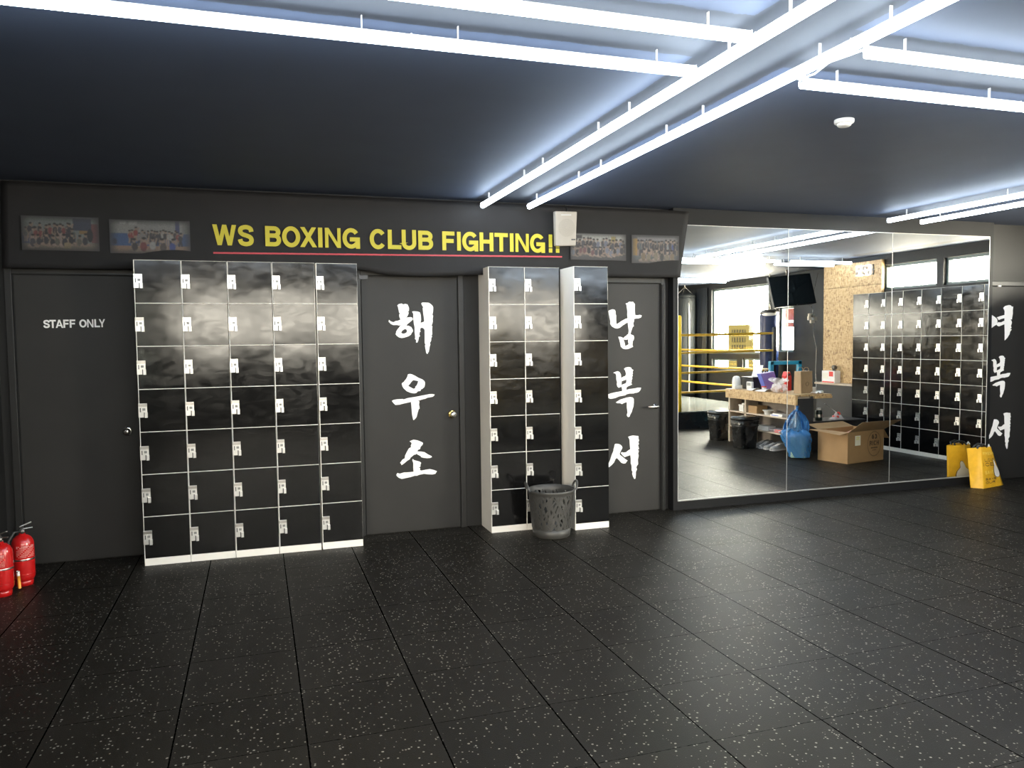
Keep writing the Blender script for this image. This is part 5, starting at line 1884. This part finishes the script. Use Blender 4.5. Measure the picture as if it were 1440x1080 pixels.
# ---- big open carton
cb_ = thing('open_carton', 'big brown cardboard carton with open flaps and a printed oval', 'box', (7.055, 4.385, 0), R(-11))
hx, hy, hz, tk = 0.335, 0.22, 0.385, 0.005
for nm, q in (('side_wall', (-hx, -hx + tk, -hy, hy)), ('side_wall', (hx - tk, hx, -hy, hy)), ('side_wall', (-hx, hx, -hy, -hy + tk)), ('side_wall', (-hx, hx, hy - tk, hy))):
    MB().box(q[0], q[1], q[2], q[3], 0.004, hz).build(nm, 'carton', cb_)
MB().box(-hx, hx, -hy, hy, 0.0, 0.006).build('bottom', 'carton', cb_)
MB().hexa([(-hx, -hy, hz - 0.002), (-hx, hy, hz - 0.002), (-hx - 0.19, hy + 0.03, hz - 0.02), (-hx - 0.19, -hy + 0.03, hz + 0.01)], [(-hx, -hy, hz + 0.003), (-hx, hy, hz + 0.003), (-hx - 0.19, hy + 0.03, hz - 0.015), (-hx - 0.19, -hy + 0.03, hz + 0.015)]).build('flap', 'carton', cb_)
MB().hexa([(-hx, hy, hz), (hx, hy, hz), (hx, hy + 0.005, hz), (-hx, hy + 0.005, hz)], [(-hx + 0.06, hy + 0.15, hz + 0.135), (hx + 0.13, hy + 0.15, hz + 0.125), (hx + 0.13, hy + 0.155, hz + 0.125), (-hx + 0.06, hy + 0.155, hz + 0.135)]).build('flap', 'carton_inside', cb_)
MB().hexa([(-hx, -hy, hz), (hx, -hy, hz), (hx, -hy - 0.005, hz), (-hx, -hy - 0.005, hz)], [(-hx, -hy - 0.16, hz + 0.05), (hx, -hy - 0.16, hz + 0.05), (hx, -hy - 0.165, hz + 0.05), (-hx, -hy - 0.165, hz + 0.05)]).build('flap', 'carton', cb_)
MB().hexa([(hx, -hy, hz), (hx, hy, hz), (hx + 0.005, hy, hz), (hx + 0.005, -hy, hz)], [(hx + 0.10, -hy, hz - 0.12), (hx + 0.10, hy, hz - 0.12), (hx + 0.105, hy, hz - 0.12), (hx + 0.105, -hy, hz - 0.12)]).build('flap', 'carton', cb_)
lb = MB()
lb.box(-0.205, -0.105, hy, hy + 0.0015, 0.215, 0.335)
lb.cur = 1
for k in range(4):
    lb.box(-0.19, -0.12 - 0.015 * (k % 2), hy + 0.0012, hy + 0.0022, 0.285 + 0.011 * k, 0.291 + 0.011 * k)
lb.build('label', ['label_paper', 'label_yellow'], cb_)
ov = MB()
n = 40
for k in range(n):
    a0, a1 = 6.2832 * k / n, 6.2832 * (k + 1) / n
    for (p, q) in ((0.120, 0.124), (0.128, 0.130)):
        ov.add([(0.155 + p * f0 * math.cos(a), hy + 0.0014, 0.215 + p * 1.22 * f0 * math.sin(a)) for f0, a in ((1, a0), (1, a1), (q / p, a1), (q / p, a0))], [(0, 1, 2, 3)])
lt_ = MB()
word(lt_, '63', 0.105, 0.205, 0.275, 0.335, -(hy + 0.0014), 0.018)
word(lt_, 'RICH', 0.065, 0.245, 0.195, 0.255, -(hy + 0.0014), 0.014)
for k in range(5):
    ov.box(0.097 + 0.025 * k, 0.115 + 0.025 * k, hy, hy + 0.0012, 0.158, 0.174)
    if 0 < k < 4:
        ov.box(0.099 + 0.025 * k, 0.113 + 0.025 * k, hy, hy + 0.0012, 0.132, 0.142)
ov.add([(p[0], -p[1], p[2]) for p in lt_.v], [f[::-1] for f in lt_.f])
ov.build('oval_print', 'carton_ink', cb_)
# crumpled stuff inside
s = MB()
s.smooth = True
s.grid(lambda u_, v_: (-0.31 + 0.62 * u_, -0.20 + 0.4 * v_, 0.30 + 0.05 * math.sin(9 * u_ + 4 * v_) * math.sin(7 * v_)), 24, 16)
o = s.build('crumpled_wrap', 'pink_food', None)
o.location, o.rotation_euler = (7.055, 4.385, 0), (0, 0, R(-11))
tag(o, 'crumpled reddish wrapping heaped inside the open carton', 'wrapping')

# ---- boxing ring
RX0, RX1, RY0, RY1, RZ = 3.40, 8.70, -4.10, 0.68, 0.30
rg = thing('boxing_ring', 'low boxing ring with pale canvas, black skirt and yellow ropes', 'boxing ring', ((RX0 + RX1) / 2, (RY0 + RY1) / 2, 0))
ox, oy = (RX0 + RX1) / 2, (RY0 + RY1) / 2
MB().box(RX0 - ox, RX1 - ox, RY0 - oy, RY1 - oy, RZ - 0.02, RZ).build('canvas', 'canvas', rg, bevel=0.006)
MB().box(RX0 - ox + 0.01, RX1 - ox - 0.01, RY0 - oy + 0.01, RY1 - oy - 0.01, 0.0, RZ - 0.02).build('skirt', 'ring_skirt', rg)
for (x, y, m_) in ((6.79, RY1 - 0.02, 'post_yellow'), (RX1 - 0.02, RY1 - 0.02, 'black_plastic'), (RX0 + 0.03, RY1 - 0.02, 'post_yellow'), (RX0 + 0.03, RY0 + 0.03, 'post_yellow'), (RX1 - 0.02, RY0 + 0.03, 'post_yellow')):
    p = MB()
    p.smooth = True
    zt = 1.93 if m_ == 'post_yellow' else 1.72
    p.lathe([(0.036, RZ), (0.036, zt - 0.03), (0.030, zt - 0.008), (0.012, zt)], 18, x - ox, y - oy)
    p.build('post', m_, rg)
for z in (1.615, 1.312, 0.972, 0.638):
    for (a, b_) in (((RX0 + 0.03, RY1 - 0.02), (RX1 - 0.02, RY1 - 0.02)), ((RX1 - 0.02, RY1 - 0.02), (RX1 - 0.02, RY0 + 0.03)), ((RX1 - 0.02, RY0 + 0.03), (RX0 + 0.03, RY0 + 0.03)), ((RX0 + 0.03, RY0 + 0.03), (RX0 + 0.03, RY1 - 0.02))):
        p = MB()
        p.smooth = True
        pts = []
        for k in range(9):
            t_ = k / 8
            pts.append((a[0] + (b_[0] - a[0]) * t_ - ox, a[1] + (b_[1] - a[1]) * t_ - oy, z - 0.018 * math.sin(math.pi * t_)))
        p.tube(pts, 0.019, 10)
        p.build('rope', 'rope_yellow', rg)

# ---- heavy bags
def heavy_bag(x, y, zb, zt, rad_, m_, label, strap=False):
    r_ = thing('heavy_bag', label, 'punching bag', (x, y, ZC))
    s_ = MB()
    s_.smooth = True
    b0, t0 = zb - ZC, zt - ZC
    s_.lathe([(rad_ * 0.6, b0), (rad_ * 0.93, b0 + 0.02), (rad_, b0 + 0.08), (rad_, t0 - 0.14), (rad_ * 0.97, t0 - 0.08)], 40)
    s_.build('bag_body', m_, r_)
    s_ = MB()
    s_.smooth = True
    s_.lathe([(rad_ * 1.02, t0 - 0.085), (rad_ * 0.98, t0 - 0.05), (rad_ * 0.72, t0 - 0.015), (rad_ * 0.30, t0)], 40)
    s_.build('bag_top', 'black_vinyl' if m_ == 'black_vinyl' else 'dark_metal', r_)
    s_ = MB()
    s_.smooth = True
    for k in range(4):
        a = R(45 + 90 * k)
        s_.tube([(rad_ * 0.8 * math.cos(a), rad_ * 0.8 * math.sin(a), t0 - 0.03), (0.0, 0.0, min(-0.02, t0 + 0.14))], 0.007, 6)
    s_.tube([(0, 0, min(-0.03, t0 + 0.13)), (0, 0, 0)], 0.010, 8)
    s_.build('chain', 'satin_metal', r_)
    if strap:
        s_ = MB()
        s_.smooth = True
        s_.tube([(-0.03, rad_ * 1.03, b0 + 0.1), (-0.03, rad_ * 1.07, t0 - 0.5), (-0.03, rad_ * 0.9, t0 - 0.2), (0.0, rad_ * 0.4, t0 - 0.02)], 0.02, 8)
        s_.build('strap', 'satin_metal', r_)
    else:
        s_ = MB()
        for k in range(5):
            a = R(70 + 6 * k)
            a1 = R(76 + 6 * k)
            q = rad_ + 0.003
            s_.quad((q * math.cos(a), q * math.sin(a), t0 - 0.62 - 0.015 * (k % 2)), (q * math.cos(a1), q * math.sin(a1), t0 - 0.62), (q * math.cos(a1), q * math.sin(a1), t0 - 0.58), (q * math.cos(a), q * math.sin(a), t0 - 0.56))
        s_.build('white_patch', 'white_plastic', r_)
        s_ = MB()
        s_.smooth = True
        for k in range(8):
            a, a1 = R(80 + 12 * k), R(92 + 12 * k)
            hh = [math.sqrt(max(0, 1 - ((k + d) / 4 - 1) ** 2)) * 0.028 for d in (0, 1)]
            q = rad_ * 1.03
            s_.quad((q * math.cos(a), q * math.sin(a), t0 - 0.10 - hh[0]), (q * math.cos(a1), q * math.sin(a1), t0 - 0.10 - hh[1]), (q * math.cos(a1), q * math.sin(a1), t0 - 0.10 + hh[1]), (q * math.cos(a), q * math.sin(a), t0 - 0.10 + hh[0]))
        s_.build('white_emblem', 'white_plastic', r_)
    return r_


heavy_bag(9.00, 0.08, 0.42, 2.06, 0.168, 'navy_vinyl', 'navy blue punching bag hanging behind the ring ropes by the window')
heavy_bag(8.955, -2.83, 0.25, 2.52, 0.222, 'black_vinyl', 'big black punching bag hanging at the far side of the ring', True)
# ---- television
tv = thing('television', 'black television hung askew under the ceiling between the navy bag and the OSB boards', 'television', (8.60, 1.25, 2.33))
tm = Matrix.Rotation(R(-5.5), 4, 'Y') @ Matrix.Rotation(R(12), 4, 'X')
s = MB()
s.X = tm
s.box(-0.425, 0.425, -0.05, 0.0, -0.265, 0.265)
s.build('tv_case', 'black_plastic', tv, bevel=0.006)
s = MB()
s.X = tm
s.box(-0.412, 0.412, 0.0, 0.003, -0.245, 0.255)
s.build('screen', 'dark_glass', tv)
s = MB()
s.smooth = True
s.tube([(0.0, -0.05, 0.05), (0.0, -0.14, 0.12), (0.0, -0.14, 0.35)], 0.022, 10)
s.build('ceiling_arm', 'dark_metal', tv)
s = MB()
s.X = tm
s.box(0.02, 0.04, 0.003, 0.005, -0.258, -0.252)
s.build('logo_mark', 'satin_metal', tv)
s = MB()
s.smooth = True
s.tube([(0.36, -0.04, -0.25), (0.44, -0.03, -0.10), (0.50, -0.05, 0.10), (0.56, -0.06, 0.30)], 0.004, 6)
s.build('cable', 'black_rubber', tv)
r = thing('power_strip', 'beige multi-plug hanging on a cord below the television', 'power strip', (9.03, 1.22, 1.86))
s = MB()
for k, (dx, dz) in enumerate(((-0.05, 0.0), (0.0, 0.03), (0.05, -0.01), (0.0, -0.05), (-0.04, 0.045))):
    s.box(dx - 0.04, dx + 0.04, -0.02, 0.02, dz - 0.035, dz + 0.035)
s.build('socket_block', 'beige_plastic', r, bevel=0.008)
MB().box(-0.03, 0.01, 0.018, 0.035, -0.03, 0.01).build('white_plug', 'white_plastic', r, bevel=0.003)
s = MB()
s.smooth = True
s.tube([(0.0, 0, 0.06), (0.01, 0, 0.14), (-0.02, -0.01, 0.22)], 0.005, 6)
s.tube([(0.02, 0, -0.08), (0.04, 0, -0.3), (0.09, 0, -0.5), (0.08, 0, -0.9), (0.10, 0.0, -1.3)], 0.005, 6)
s.build('cord', 'satin_metal', r)

# ---- teal stand behind the counter
ts = thing('tube_stand', 'blue and teal painted square frame stand behind the counter', 'stand', (8.12, 1.70, 0))
for x in (-0.27, 0.27):
    MB().box(x - 0.032, x + 0.032, -0.03, 0.03, 0.0, 1.155).build('upright', 'teal_paint', ts, bevel=0.006)
    MB().box(x - 0.032, x + 0.032, -0.28, 0.12, 0.0, 0.05).build('foot', 'teal_paint', ts, bevel=0.006)
MB().box(-0.30, 0.30, -0.03, 0.03, 1.10, 1.16).build('top_bar', 'teal_paint', ts, bevel=0.006)
MB().box(-0.24, 0.24, -0.02, 0.02, 0.35, 0.40).build('cross_bar', 'teal_paint', ts, bevel=0.006)

# ---- dark curtain in the far corner
s = MB()
s.smooth = True
s.grid(lambda u_, v_: (9.215 + 0.018 * math.sin(60 * u_), -4.3 + 1.95 * u_, 0.04 + 2.58 * v_), 120, 2)
o = s.build('curtain', 'curtain_dark', None, solid=0.004)
tag(o, 'dark curtain hanging in folds beside the large window', 'curtain')

# ---- outside
r = thing('street_building', 'ochre office block seen through the large window', 'building', (46.0, -54.8, -9))
MB().box(-0.9, 0.9, -0.95, 0.95, 0, 11.75).build('facade', 'facade_ochre', r)
for j in range(3):
    s = MB()
    s.box(-0.95, -0.88, -0.55, 0.8, 9.3 + 0.75 * j, 9.75 + 0.75 * j)
    s.build('window_band', 'facade_dark', r)
    s = MB()
    for k in range(5):
        s.box(-0.98, -0.9, -0.42 + 0.27 * k, -0.34 + 0.27 * k, 9.3 + 0.75 * j, 9.75 + 0.75 * j)
    s.build('mullion', 'facade_ochre', r)
r.rotation_euler = (0, 0, R(-34))
r = thing('street_signboard', 'red signboard with white stripes outside the narrow window', 'sign', (17.0, -9.9, 0))
MB().box(-0.1, 0.1, -0.75, 0.75, 1.86, 2.50).build('board', 'facade_red', r)
MB().box(-0.12, -0.1, -0.75, 0.75, 2.00, 2.09).build('stripe', 'facade_white', r)
MB().box(-0.12, -0.1, -0.70, 0.0, 2.38, 2.50).build('stripe', 'facade_white', r)
for yy in (-0.6, 0.6):
    MB().box(-0.05, 0.05, yy - 0.05, yy + 0.05, -9, 1.86).build('post', 'dark_metal', r)
